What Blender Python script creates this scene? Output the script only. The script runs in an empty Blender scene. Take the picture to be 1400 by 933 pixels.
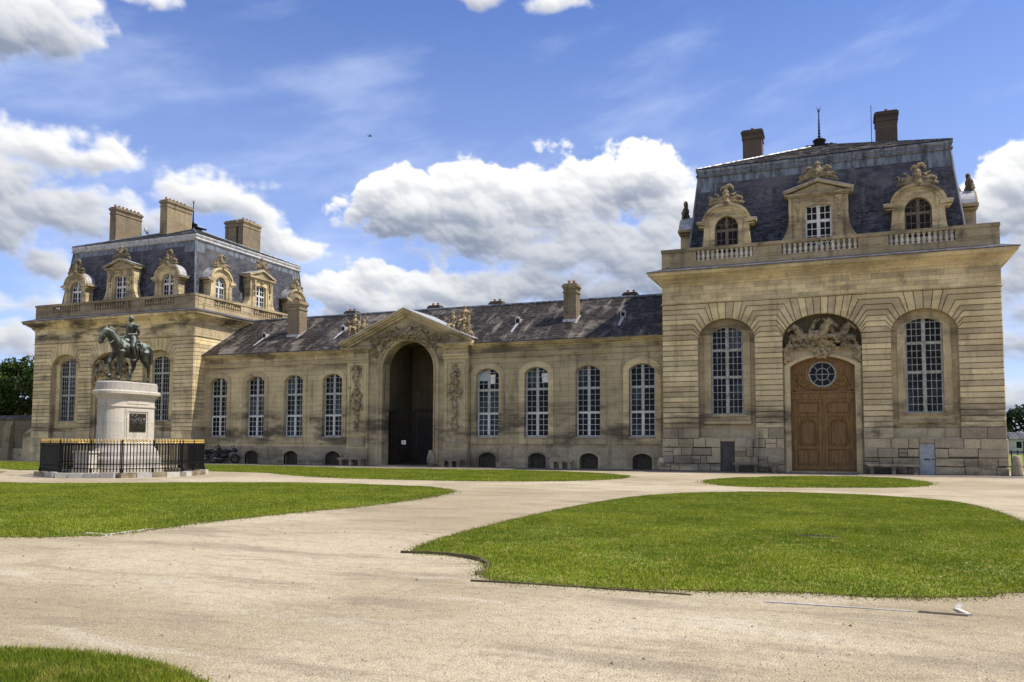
import bpy, bmesh, math, random
import numpy as np
from mathutils import Vector, Matrix
PI = math.pi
rnd = random.Random(7)
S = bpy.context.scene
COL = S.collection

# ------------------------------------------------------------------ camera
cam_d = bpy.data.cameras.new('camera'); cam = bpy.data.objects.new('camera', cam_d); COL.objects.link(cam)
F_PX, YAW, PITCH, ROLL, PPY = 1122.0, math.radians(21.906), math.radians(3.761), math.radians(.188), 532.4
cam_d.sensor_fit = 'HORIZONTAL'; cam_d.sensor_width = 36.0
cam_d.lens = 36.0 * F_PX / 1400
cam_d.shift_y = (PPY - 466.5) / 1400
cam_d.clip_start = .1; cam_d.clip_end = 4000
fw = Vector((-math.sin(YAW) * math.cos(PITCH), math.cos(YAW) * math.cos(PITCH), math.sin(PITCH)))
rt = Vector((math.cos(YAW), math.sin(YAW), 0)); up = rt.cross(fw)
r2 = rt * math.cos(ROLL) + up * math.sin(ROLL); u2 = up * math.cos(ROLL) - rt * math.sin(ROLL)
cm = Matrix((r2, u2, -fw)).transposed().to_4x4(); cm.translation = Vector((0, 0, 1.5))
cam.matrix_world = cm
S.camera = cam

# ------------------------------------------------------------------ light
SUN = Vector((1.0, .23, 1.48)).normalized()
SUN_EL = math.asin(SUN.z)
SUN_AZ = math.atan2(SUN.x, SUN.y)          # clockwise from +Y
S.view_settings.view_transform = 'Standard'; S.view_settings.look = 'None'
S.view_settings.exposure = 0.58; S.view_settings.gamma = 1
sd = bpy.data.lights.new('sun', 'SUN'); sd.energy = 4.0; sd.angle = math.radians(.5); sd.color = (1, .93, .82)
so = bpy.data.objects.new('sun', sd); COL.objects.link(so)
so.rotation_euler = (-SUN).to_track_quat('-Z', 'Y').to_euler(); so.location = (60, 0, 60)


# ------------------------------------------------------------------ node helpers
class NT:
    def __init__(s, tree): s.t = tree
    def n(s, typ, ins=None, out=0, **props):
        nd = s.t.nodes.new(typ)
        for k, v in props.items(): setattr(nd, k, v)
        for k, v in (ins or {}).items():
            sk = nd.inputs[k]
            if isinstance(v, bpy.types.NodeSocket): s.t.links.new(v, sk)
            else: sk.default_value = v
        return nd.outputs[out]
    def math(s, op, a, b=0.0, c=None, clamp=False):
        i = {0: a, 1: b}
        if c is not None: i[2] = c
        return s.n('ShaderNodeMath', i, operation=op, use_clamp=clamp)
    def vm(s, op, a, b=(0, 0, 0), out=0):
        return s.n('ShaderNodeVectorMath', {0: a, 1: b}, out, operation=op)
    def scl(s, a, f):
        return s.n('ShaderNodeVectorMath', {0: a, 3: f}, 0, operation='SCALE')
    def noise(s, vec, scale, detail=4.0, rough=.55, dist=0.0):
        return s.n('ShaderNodeTexNoise', {'Vector': vec, 'Scale': scale, 'Detail': detail, 'Roughness': rough, 'Distortion': dist}, 0)
    def ramp(s, f, a, b, lo=0.0, hi=1.0, smooth=True):
        return s.n('ShaderNodeMapRange', {0: f, 1: a, 2: b, 3: lo, 4: hi}, 0, interpolation_type='SMOOTHSTEP' if smooth else 'LINEAR')
    def mix(s, f, a, b, mode='MIX'):
        return s.n('ShaderNodeMix', {0: f, 6: a, 7: b}, 2, data_type='RGBA', blend_type=mode)
    def xyz(s, v): 
        nd = s.t.nodes.new('ShaderNodeSeparateXYZ'); s.t.links.new(v, nd.inputs[0]); return nd.outputs
    def comb(s, x, y, z): return s.n('ShaderNodeCombineXYZ', {0: x, 1: y, 2: z})
    def bump(s, h, strength=.3, dist=.02, normal=None):
        i = {'Strength': strength, 'Distance': dist, 'Height': h}
        if normal is not None: i['Normal'] = normal
        return s.n('ShaderNodeBump', i)


def C4(c): return (c[0], c[1], c[2], 1.0)


def new_mat(name):
    m = bpy.data.materials.new(name); m.use_nodes = True
    nt = NT(m.node_tree); b = m.node_tree.nodes['Principled BSDF']
    return m, nt, b


def setb(nt, b, **kw):
    for k, v in kw.items():
        sk = b.inputs[k.replace('_', ' ')]
        if isinstance(v, bpy.types.NodeSocket): nt.t.links.new(v, sk)
        else: sk.default_value = v


# ------------------------------------------------------------------ world: sky with cumulus
W = bpy.data.worlds.new('World'); S.world = W; W.use_nodes = True
wt = W.node_tree; wt.nodes.clear()


# cumulus layer: synthesised here as numbers (no file), laid over the Sky Texture by direction
def perlin(x, y, seed, per=256):
    g = np.random.default_rng(seed).uniform(0, 2 * np.pi, (256, 256)); gx, gy = np.cos(g).astype(np.float32), np.sin(g).astype(np.float32)
    xi = np.floor(x).astype(np.int32); yi = np.floor(y).astype(np.int32); xf = (x - xi).astype(np.float32); yf = (y - yi).astype(np.float32)
    u = xf * xf * xf * (xf * (xf * 6 - 15) + 10); v = yf * yf * yf * (yf * (yf * 6 - 15) + 10)
    def c(dx, dy):
        a, b = (xi + dx) % per, (yi + dy) & 255
        return gx[b, a] * (xf - dx) + gy[b, a] * (yf - dy)
    n0 = c(0, 0); n0 += u * (c(1, 0) - n0); n1 = c(0, 1); n1 += u * (c(1, 1) - n1)
    return (n0 + v * (n1 - n0)) * 1.5


def fbm(x, y, seed, octs, gain=.5, billow=False):
    s = 0; a = 1.0; t = 0
    for o in range(octs):
        n = perlin(x * 2.0 ** o + 17.3 * o, y * 2.0 ** o + 9.1 * o, seed + o); s = s + a * (np.abs(n) * 2 - .55 if billow else n); t += a; a *= gain
    return s / t


def blur(a, r):
    for ax in (0, 1):
        for _ in range(2):
            k = 2 * r + 1; p = np.pad(a, [(r + 1, r) if i == ax else (0, 0) for i in range(2)], mode='edge'); c = np.cumsum(p, ax, dtype=np.float64)
            a = ((np.take(c, np.arange(k, c.shape[ax]), ax) - np.take(c, np.arange(0, c.shape[ax] - k), ax)) / k).astype(np.float32)
    return a


def sstep(x, a, b): t = np.clip((x - a) / (b - a), 0, 1); return t * t * (3 - 2 * t)


def cloud_layer(AZ, EL, banks, step, seed, octs):
    """AZ, EL in degrees on a regular grid of spacing step; returns cloud colour and cover"""
    wx = fbm(AZ * .22, EL * .3, seed + 50, 3); wy = fbm(AZ * .22 + 40, EL * .3, seed + 60, 3)
    A, E_ = AZ + 1.5 * wx, EL + 1.1 * wy
    B = np.full(AZ.shape, -1.5, np.float32); soft = np.zeros(AZ.shape, np.float32) + .2; base = np.zeros(AZ.shape, np.float32); wsum = np.full(AZ.shape, 1e-4, np.float32)
    for (a, e, rx, ry, w, sf) in banks:
        q = np.sqrt(((A - a) / rx) ** 2 + (np.where(E_ < e, (E_ - e) / (ry * .8), (E_ - e) / ry)) ** 2); v = w * (1 - q)
        B = np.where(np.abs(B - v) < .3, np.maximum(B, v) + (.3 - np.abs(B - v)) ** 2 / 1.2, np.maximum(B, v)); ww = np.exp(-np.clip(q, 0, 4) ** 2 * 1.6) + 1e-6
        soft += 0; wsum += ww; base += ww * (e - .2 * ry - EL) / ry; soft = np.where(v >= B - .12, sf, soft)
    base = base / wsum; soft = blur(soft.astype(np.float32), max(2, int(.9 / step)))
    bl = fbm(AZ * .30, EL * .36, seed, octs, .55, True); f = fbm(AZ * .42 + 7, EL * .6, seed + 20, octs, .55)
    D = B * 1.0 + .02 + .06 * soft + .52 * bl * (1 - .6 * soft) + .44 * f * (.7 + .9 * soft)
    cover = sstep(D, -.02, .09 + .75 * soft)
    # relief of the heads, lit from the upper right; broad self-shade towards the bases
    Hh = np.sqrt(np.clip(D + .05, 0, 3)) * 1.5 + bl * .75 + .2 * f
    gy, gx = np.gradient(blur(Hh.astype(np.float32), 1), step, step); gy1, gx1 = np.gradient(blur(Hh.astype(np.float32), max(2, int(.35 / step))), step, step); gy2, gx2 = np.gradient(blur(Hh.astype(np.float32), max(3, int(1.3 / step))), step, step)
    dd = lambda x_, y_: np.tanh((x_ * .35 + y_ * .75) * 1.1)
    rel = -(.26 * dd(gx, gy) + .30 * dd(gx1 * 1.3, gy1 * 1.3) + .40 * dd(gx2 * 2.0, gy2 * 2.0)) * (1 - .45 * soft)
    acc = np.zeros_like(D); Dc = np.clip(blur(D.astype(np.float32), max(1, int(1.0 / step))), 0, 1.0)
    for k in range(1, 8):
        d = .55 * k; sx, sy = int(round(d * .3 / step)), int(round(d * .9 / step)); s_ = np.roll(np.roll(Dc, -sy, 0), -sx, 1); acc += s_
    tr = np.exp(-acc * .42)
    lit = .27 + .58 * tr + .46 * rel - .30 * np.clip(base + .25, 0, 1.3) + .22 * (1 - cover) - .12 * soft * cover
    lit = np.clip(lit, .02, 1)
    sh = np.stack([np.full_like(D, c) for c in (.185, .22, .30)], -1); wh = np.array((.77, .765, .75))
    col = sh + (wh - sh) * lit[..., None]
    return col, cover


def pix_ang(x, y):
    d = fw + r2 * ((x - 700) / F_PX) - u2 * ((y - PPY) / F_PX); d.normalize()
    return math.degrees(math.atan2(d.x, d.y)), math.degrees(math.asin(d.z))


BANKS = [  # the banks seen in the photograph: place, half width, half height, weight, softness
    (545, 285, 92, 58, 1.0, .15), (640, 285, 100, 62, 1.05, .12), (740, 278, 110, 62, 1.0, .15), (838, 258, 90, 62, 1.05, .12), (885, 238, 55, 48, .95, .1), (935, 290, 70, 62, .85, .4),
    (790, 345, 190, 50, 1.0, .6), (890, 355, 140, 48, 1.05, .7), (830, 395, 170, 34, .9, .8), (650, 325, 100, 40, .85, .4), (505, 262, 40, 28, .75, .15), (700, 395, 200, 36, .8, .7),
    (515, 386, 80, 32, 1.0, .06), (590, 398, 90, 32, 1.0, .06), (650, 412, 70, 26, .9, .1), (465, 405, 60, 30, .8, .4), (560, 430, 170, 30, .9, .3),
    (30, 40, 110, 70, 1.0, .6), (95, 10, 70, 40, .9, .6), (-60, 20, 110, 100, 1., .7), (200, 0, 50, 20, .75, .7), (768, 4, 60, 24, .85, .6), (640, -10, 70, 20, .7, .8),
    (40, 200, 110, 46, 1.0, .6), (140, 218, 70, 34, .9, .5), (-40, 235, 120, 56, 1.0, .6), (60, 292, 130, 44, 1.0, .55), (-30, 320, 110, 50, .95, .6),
    (180, 300, 90, 34, .85, .7), (280, 268, 76, 40, .95, .55), (345, 288, 50, 34, .75, .7), (392, 340, 60, 34, .85, .5), (70, 370, 44, 26, .7, .7), (10, 470, 70, 40, .8, .7), (30, 420, 80, 24, .6, .8),
    (1388, 255, 88, 58, 1.1, .08), (1450, 290, 120, 84, 1.1, .2), (1345, 295, 70, 50, .95, .2), (1430, 380, 110, 46, .9, .5), (1400, 345, 80, 40, .8, .6), (1440, 470, 130, 50, .8, .7), (1400, 545, 140, 26, .8, .8), (1390, 430, 70, 24, .7, .7),
    (1500, 250, 120, 90, 1.0, .2), (1010, 380, 120, 40, .7, .7), (1200, 420, 200, 40, .6, .8)]
bk = []
for (x, y, rx, ry, w_, sf) in BANKS:
    a, e = pix_ang(x, y); a1, _ = pix_ang(x + rx, y); _, e2 = pix_ang(x, y - ry); bk.append((a, e, abs(a1 - a), abs(e2 - e), w_, sf))
A0, A1, E0, E1, ST_ = -62.0, 19.0, -3.0, 40.0, .055
azg, elg = np.meshgrid(np.arange(A0, A1, ST_), np.arange(E0, E1, ST_))
colr, cov = cloud_layer(azg, elg, bk, ST_, 11, 7)
ci = fbm(azg * .05 + elg * .10, elg * .22 - azg * .07, 77, 6, .55); cj = fbm(azg * .03, elg * .05, 88, 3)
veil = np.clip(sstep(ci * .95 + cj * .8, -.15, .75) * .38 + .26 * sstep(elg, 34, 12), 0, 1)


def to_image(name, col, cover, veil_):
    h, w_ = cover.shape; a = np.clip(cover + (1 - cover) * veil_, 0, 1)
    vc = np.array((.50, .58, .76)); c = (col * cover[..., None] + vc * ((1 - cover) * veil_)[..., None]) / np.maximum(a, 1e-4)[..., None]
    im = bpy.data.images.new(name, w_, h, alpha=True, float_buffer=True); im.colorspace_settings.name = 'Non-Color'; im.alpha_mode = 'CHANNEL_PACKED'
    im.pixels.foreach_set(np.concatenate([c, a[..., None]], -1).astype(np.float32).ravel()); im.pack(); return im


IM_A = to_image('cloud_cover_ahead', colr, cov, veil)
# the sky goes on all round with broken cumulus; extra unseen banks added to brighten the facade
ST2 = .25
ag, eg = np.meshgrid(np.arange(-180, 180, ST2), np.arange(-3, 90, ST2))
rb = random.Random(5); b2 = []
for i in range(210):
    e = 4 + 46 * rb.random() ** 1.2; a = rb.uniform(-180, 180); s_ = rb.uniform(5, 13) / max(.45, math.cos(math.radians(e)))
    for k in (-360, 0, 360): b2.append((a + k, e, s_, rb.uniform(2.2, 5.5), rb.uniform(.7, 1.0), rb.choice((.1, .2, .5, .7))))
b2 = [b for b in b2 if -200 < b[0] < 200]
c2, v2 = cloud_layer(ag, eg, b2, ST2, 31, 5)
IM_B = to_image('cloud_cover_round', c2, v2 * sstep(eg, 82, 66), np.clip(.12 + .26 * sstep(eg, 34, 12), 0, 1))
w = NT(wt)
dirv = w.vm('NORMALIZE', w.n('ShaderNodeTexCoord', out=0))
x, y, z = w.xyz(dirv)
azd = w.math('MULTIPLY', w.math('ARCTAN2', x, y), 180 / PI); eld = w.math('MULTIPLY', w.math('ARCSINE', z), 180 / PI)


def img(im, a0, a1, e0, e1):
    uv = w.comb(w.ramp(azd, a0, a1, 0, 1, False), w.ramp(eld, e0, e1, 0, 1, False), 0.0)
    nd = wt.nodes.new('ShaderNodeTexImage'); nd.image = im; nd.interpolation = 'Cubic'; nd.extension = 'EXTEND'; wt.links.new(uv, nd.inputs[0]); return nd.outputs


ia, ib = img(IM_A, A0, A1, E0, E1), img(IM_B, -180, 180, -3, 90)
ins = w.math('MULTIPLY', w.math('MULTIPLY', w.ramp(azd, A0, A0 + 5), w.ramp(azd, A1, A1 - 4)), w.ramp(eld, E1, E1 - 4))
sky = w.n('ShaderNodeTexSky', sky_type='NISHITA', sun_disc=False, sun_elevation=SUN_EL, sun_rotation=SUN_AZ, altitude=60, air_density=1.0, dust_density=.6, ozone_density=2.2)
SKY_K = .112
skyc = w.mix(1.0, sky, (SKY_K * .58, SKY_K * .70, SKY_K * 1.06, 1), 'MULTIPLY')
ccol = w.mix(ins, ib[0], ia[0]); ca = w.math('ADD', w.math('MULTIPLY', ins, ia[1]), w.math('MULTIPLY', w.math('SUBTRACT', 1.0, ins), ib[1]))
skyout = w.mix(ca, skyc, ccol)
bg = wt.nodes.new('ShaderNodeBackground'); wo = wt.nodes.new('ShaderNodeOutputWorld')
wt.links.new(skyout, bg.inputs[0]); bg.inputs[1].default_value = 1.0
wt.links.new(bg.outputs[0], wo.inputs[0])
W.cycles.sampling_method = 'MANUAL'; W.cycles.sample_map_resolution = 1024


# ------------------------------------------------------------------ materials
def stone_mat(name, base, dark, stain=.5, brick=None, rough=.9, bump=.35, crust=(.075, .065, .05), streak=1.0, obj_var=.20, band=None, speck=0, tint=None):
    m, t, b = new_mat(name)
    pos = t.n('ShaderNodeNewGeometry', out=0)
    x, y, z = t.xyz(pos)
    oi = t.n('ShaderNodeObjectInfo', out=5)
    n1 = t.noise(pos, .55, 5, .6); n2 = t.noise(pos, 3.1, 6, .65); n3 = t.noise(pos, 26.0, 4, .7)
    st = t.noise(t.vm('MULTIPLY', pos, (1.6, 1.6, .22)), 1.3, 5, .65)
    bed = t.noise(t.vm('MULTIPLY', pos, (.5, .5, 6.5)), 1.0, 4, .6)
    col = t.mix(t.ramp(n1, .3, .7), C4(base), C4(dark))
    warm = tuple(c * k for c, k in zip(base, (1.12, .98, .72)))
    pale = tuple(min(1, c * k) for c, k in zip(base, (1.14, 1.2, 1.34)))
    col = t.mix(t.ramp(n2, .50, .78, 0, .55), col, C4(warm))
    col = t.mix(t.ramp(bed, .55, .75, 0, .5), col, C4(pale))
    hf = t.noise(t.vm('MULTIPLY', pos, (1, 1, 2.0)), 10.0, 6, .78); hv = t.ramp(hf, .34, .66, .74, 1.20, False); col = t.mix(1.0, col, t.comb(hv, hv, hv), 'MULTIPLY')
    h = t.math('MULTIPLY', n3, .5)
    if brick:
        bw, bh = brick
        vec = t.comb(t.math('ADD', x, y), z, 0.0)
        bt = wt_brick(t, vec, bw, bh)
        col = t.mix(.28, col, t.mix(bt[2], C4(tuple(c * .82 for c in base)), C4(tuple(c * 1.16 for c in base))))
        col = t.mix(t.math('MULTIPLY', bt[1], .45), col, C4(crust))
        h = t.math('MULTIPLY_ADD', bt[1], -1.6, h)
    if tint:
        tb = wt_brick(t, t.comb(t.math('ADD', x, y), t.math('ADD', z, tint[2]), 0.0), tint[0], tint[1])[0]
        tv = t.math('MULTIPLY_ADD', t.xyz(tb)[0], .30, .85); col = t.mix(1.0, col, t.comb(tv, tv, tv), 'MULTIPLY')
    v = t.math('MULTIPLY_ADD', oi, obj_var * 2, 1 - obj_var)
    col = t.mix(1.0, col, t.comb(v, v, t.math('MULTIPLY_ADD', v, .8, .2)), 'MULTIPLY')
    s = t.ramp(st, .52, .74, 0, stain * streak)
    s2 = t.ramp(t.noise(pos, .9, 6, .7), .56, .72, 0, stain)
    col = t.mix(t.math('MAXIMUM', s, s2), col, C4(crust))
    for (b0, b1, amt) in (band or ()):
        bn = t.noise(t.vm('MULTIPLY', pos, (.30, .30, 1.15)), 1.0, 8, .66)
        bz = t.math('MULTIPLY', t.ramp(z, b0 - .5, b0 + .4), t.ramp(z, b1 + 1.0, b1 - .2))
        col = t.mix(t.math('MULTIPLY', t.ramp(bn, .42, .64, 0, amt), bz), col, C4(crust))
    if speck:
        cn = t.noise(pos, speck, 5, .75); col = t.mix(t.ramp(cn, .46, .60, 0, .85), col, C4(crust))
    sp = t.ramp(n3, .62, .74, 0, .35)
    col = t.mix(sp, col, C4(crust))
    setb(t, b, Base_Color=col, Roughness=rough, Normal=t.bump(t.math('MULTIPLY_ADD', n2, .6, h), bump, .03))
    b.inputs['Specular IOR Level'].default_value = .2
    return m


def wt_brick(t, vec, bw, bh):
    nd = t.t.nodes.new('ShaderNodeTexBrick'); t.t.links.new(vec, nd.inputs['Vector'])
    nd.inputs['Color1'].default_value = (0, 0, 0, 1); nd.inputs['Color2'].default_value = (1, 1, 1, 1); nd.inputs['Mortar'].default_value = (.5, .5, .5, 1)
    nd.inputs['Scale'].default_value = 1; nd.inputs['Mortar Size'].default_value = .012; nd.inputs['Brick Width'].default_value = bw; nd.inputs['Row Height'].default_value = bh
    nd.inputs['Mortar Smooth'].default_value = .3
    return nd.outputs[0], nd.outputs[1], nd.outputs[0]


SB, SD = (.64, .53, .330), (.475, .38, .22)
M = {}
M['stone'] = stone_mat('pale_limestone', SB, SD, .40, band=((2.1, 3.2, .8), (10.3, 11.2, .4)), tint=(1.35, .2896, .246))
M['stone_left'] = stone_mat('limestone_with_sooty_frieze', SB, SD, .55, band=((9.3, 10.7, 1.0), (1.0, 3.0, .7)), tint=(1.35, .2896, .246))
M['stone_dress'] = stone_mat('dressed_limestone', (.56, .46, .285), (.40, .315, .185), .62, band=((1.5, 3.4, .85), (7.2, 8.7, .8), (12.2, 15.6, .72)))
M['stone_wall'] = stone_mat('ashlar_wall', (.57, .465, .285), (.385, .305, .175), .62, brick=(1.1, .36), band=((1.3, 3.4, .9), (6.6, 8.4, .8)))
M['stone_low'] = stone_mat('weathered_plinth_stone', (.46, .39, .27), (.30, .245, .16), .72, obj_var=.28, bump=1.0, band=((-.3, .35, .8),))
M['stone_dark'] = stone_mat('sooty_stone_painted_shade', (.15, .12, .075), (.075, .062, .042), .85, brick=(.8, .3))  # passage, recess and groove shade put into the colour, with joint soot
M['stone_carved'] = stone_mat('carved_stone', (.44, .35, .21), (.23, .175, .10), .6, bump=.8, speck=5.5)
M['stone_crest'] = stone_mat('weathered_crest_stone', (.31, .25, .155), (.15, .12, .075), .7, bump=.8, speck=6.5)
M['stone_white'] = stone_mat('white_baluster_stone', (.66, .62, .55), (.50, .46, .40), .3)
M['stone_rail'] = stone_mat('balustrade_stone', (.42, .345, .22), (.30, .24, .15), .8, band=((12.2, 12.6, .85), (11.5, 11.7, .5)))
M['chimney'] = stone_mat('chimney_masonry', (.30, .24, .155), (.17, .135, .09), .75, brick=(.55, .24))
M['brickstone'] = stone_mat('brown_chimney_brick', (.125, .096, .074), (.072, .057, .047), .5, brick=(.30, .11))
M['marble'] = stone_mat('pedestal_marble', (.50, .455, .40), (.37, .34, .30), .65, crust=(.20, .22, .18), bump=.25, brick=(1.45, .585))
M['kerb'] = stone_mat('kerb_concrete', (.50, .48, .44), (.38, .36, .33), .3)
M['oldwall'] = stone_mat('garden_wall_rubble', (.25, .205, .13), (.15, .125, .085), .6, brick=(.45, .2), bump=.8)


def slate_mat(name, base, alt, lich, lamt):
    m, t, b = new_mat(name)
    geo = t.t.nodes.new('ShaderNodeNewGeometry'); pos = geo.outputs[0]; rp = geo.outputs['Random Per Island']
    n1 = t.noise(pos, .6, 5, .6); n2 = t.noise(pos, 5.0, 5, .65)
    st = t.noise(t.vm('MULTIPLY', pos, (1.6, .35, .35)), 1.2, 6, .68)
    col = t.mix(rp, C4(base), C4(alt))
    col = t.mix(t.ramp(n2, .45, .75, 0, .7), col, C4(tuple(c * .45 for c in base)))
    n3 = t.noise(t.vm('MULTIPLY', pos, (1.0, 1.0, 2.2)), 1.9, 5, .7)
    col = t.mix(t.ramp(n3, .44, .60, 0, .8), col, C4(tuple(c * .55 for c in base))); col = t.mix(t.ramp(n3, .42, .30, 0, .55), col, C4(tuple(c * 1.5 for c in alt)))
    k = t.math('MAXIMUM', t.ramp(st, .5, .72, 0, lamt), t.ramp(n1, .52, .7, 0, lamt * .8))
    col = t.mix(k, col, C4(lich))
    setb(t, b, Base_Color=col, Roughness=t.ramp(n2, .3, .7, .45, .75), Normal=t.bump(n2, .3, .01))
    b.inputs['Specular IOR Level'].default_value = .25
    return m


M['slate'] = slate_mat('blue_black_slate', (.007, .008, .015), (.062, .076, .138), (.16, .175, .22), .42)
M['slate_side'] = slate_mat('weathered_slate_painted_lit', (.035, .038, .048), (.12, .125, .145), (.26, .26, .26), .85)  # grey copy of the slate: sunlight on the left pavilion's sides put into colour
M['slate_wing'] = slate_mat('lichen_brown_slate', (.026, .021, .018), (.066, .054, .047), (.30, .265, .225), .70)
M['drip'] = slate_mat('drip_slate', (.06, .06, .075), (.10, .10, .12), (.18, .18, .18), .5)


def plain(name, col, rough=.5, metal=0.0, var=.25, scale=6.0, bump=.1, alt=None, spec=.5, streak=False):
    m, t, b = new_mat(name)
    pos = t.n('ShaderNodeNewGeometry', out=0)
    n = t.noise(t.vm('MULTIPLY', pos, (1, 1, .2)) if streak else pos, scale, 6, .65)
    c2 = alt or tuple(c * (1 - var * 1.6) for c in col)
    setb(t, b, Base_Color=t.mix(t.ramp(n, .35, .68), C4(col), C4(c2)), Roughness=t.ramp(n, .3, .7, max(0, rough - .1), min(1, rough + .12)), Metallic=metal)
    b.inputs['Specular IOR Level'].default_value = spec
    if bump: setb(t, b, Normal=t.bump(n, bump, .01))
    return m


M['zinc'] = plain('weathered_zinc', (.20, .22, .25), .5, .3, scale=4.0, alt=(.05, .055, .065), streak=True)
M['zinc_light'] = plain('pale_lead_flashing', (.50, .50, .50), .5, .3, scale=3.0, alt=(.28, .28, .29))

def bronze_mat():
    """dark bronze; green patina, paler on the upward faces"""
    m, t, b = new_mat('patinated_bronze')
    geo = t.t.nodes.new('ShaderNodeNewGeometry'); pos = geo.outputs[0]; nx, ny, nz = t.xyz(geo.outputs[1])
    n = t.noise(t.vm('MULTIPLY', pos, (1, 1, .4)), 5.0, 6, .65)
    k = t.ramp(t.math('ADD', nz, t.math('MULTIPLY_ADD', n, 2.2, -1.1)), .10, .75)
    col = t.mix(k, (.030, .029, .021, 1), (.20, .24, .20, 1)); col = t.mix(t.ramp(n, .55, .75, 0, .6), col, (.10, .115, .09, 1))
    setb(t, b, Base_Color=col, Roughness=t.ramp(k, 0, 1, .42, .7), Metallic=.25, Normal=t.bump(n, .3, .01)); return m


M['bronze'] = bronze_mat()
M['bronze_dark'] = plain('dark_bronze_relief', (.09, .08, .06), .4, .6, scale=14.0, alt=(.02, .02, .018), bump=.3)
M['iron'] = plain('black_painted_iron', (.010, .010, .011), .6, 0, scale=9, spec=.2)
M['gold'] = plain('gilded_iron', (.62, .43, .13), .45, .6, scale=12, alt=(.38, .24, .06))
M['white'] = plain('white_window_paint', (.72, .73, .72), .5, scale=7, alt=(.50, .50, .47))
M['dullwhite'] = plain('greyed_white_window_paint', (.50, .505, .48), .55, scale=7, alt=(.30, .30, .27))
M['greywood'] = plain('grey_window_paint', (.43, .43, .39), .55, scale=7, alt=(.20, .195, .165))
M['brownwood'] = plain('faded_brown_window_wood', (.17, .125, .09), .6, scale=9, alt=(.10, .07, .05))
M['greydoor'] = plain('pale_grey_door_paint', (.38, .41, .43), .6, scale=5, alt=(.27, .29, .29))
M['darkdoor'] = plain('dark_service_door', (.060, .055, .050), .6, scale=5)
M['shutter'] = plain('dark_olive_boarding', (.050, .042, .026), .7, scale=5)
M['terracotta'] = plain('terracotta_pot', (.42, .19, .09), .7, scale=12, alt=(.20, .11, .07))
M['paper'] = plain('white_notice_paper', (.80, .80, .80), .6, scale=9, alt=(.7, .7, .7), bump=0)
M['rubber'] = plain('black_rubber', (.012, .012, .012), .7, scale=9)
M['chrome'] = plain('dull_chrome', (.16, .16, .17), .35, .7, scale=9, bump=0)
M['blackpaint'] = plain('black_motorcycle_paint', (.008, .008, .010), .15, 0, scale=9, bump=0)
M['redlamp'] = plain('red_lamp_glass', (.35, .02, .02), .2, 0, scale=9, bump=0)
M['bark'] = plain('tree_bark', (.10, .075, .05), .9, scale=6, bump=.6)
M['plaster'] = plain('pale_far_plaster', (.50, .49, .45), .8, scale=1.5, alt=(.36, .35, .33))
M['soil'] = plain('dark_soil', (.035, .032, .018), .95, scale=12, alt=(.02, .03, .01), spec=.1)
M['bird'] = plain('dark_plumage', (.02, .02, .022), .7, scale=30)


def glass_mat():
    m, t, b = new_mat('dark_window_glass')
    oi = t.n('ShaderNodeObjectInfo', out=5); pos = t.n('ShaderNodeNewGeometry', out=0)
    n = t.noise(pos, 1.3, 3, .5)
    col = t.mix(t.ramp(t.math('MULTIPLY', n, oi), .22, .5, 0, .9), (.004, .0045, .006, 1), (.055, .066, .085, 1))  # lighter bluish patches paint a sky reflection into some panes
    b.inputs['Specular IOR Level'].default_value = .14
    setb(t, b, Base_Color=col, Roughness=.08, Normal=t.bump(t.noise(pos, 2.2, 2), .05, .02))
    b.inputs['IOR'].default_value = 1.5
    return m


M['glass'] = glass_mat()
M['glass_dark'] = plain('dark_round_glass', (.007, .007, .009), .12, scale=4, bump=0, spec=.18)
M['curtain'] = plain('pale_blind_behind_glass', (.42, .47, .52), .35, scale=4, alt=(.30, .35, .42), bump=0)


def wood_mat():
    m, t, b = new_mat('oiled_oak')
    pos = t.n('ShaderNodeNewGeometry', out=0)
    g = t.noise(t.vm('MULTIPLY', pos, (9, 9, .7)), 2.0, 6, .6)
    n = t.noise(pos, 1.2, 4, .6)
    col = t.mix(t.ramp(g, .3, .7), (.27, .14, .031, 1), (.115, .055, .012, 1))
    col = t.mix(t.ramp(n, .5, .8, 0, .4), col, (.10, .055, .02, 1))
    setb(t, b, Base_Color=col, Roughness=.5, Normal=t.bump(g, .25, .01))
    return m


M['oak'] = wood_mat()


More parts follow.
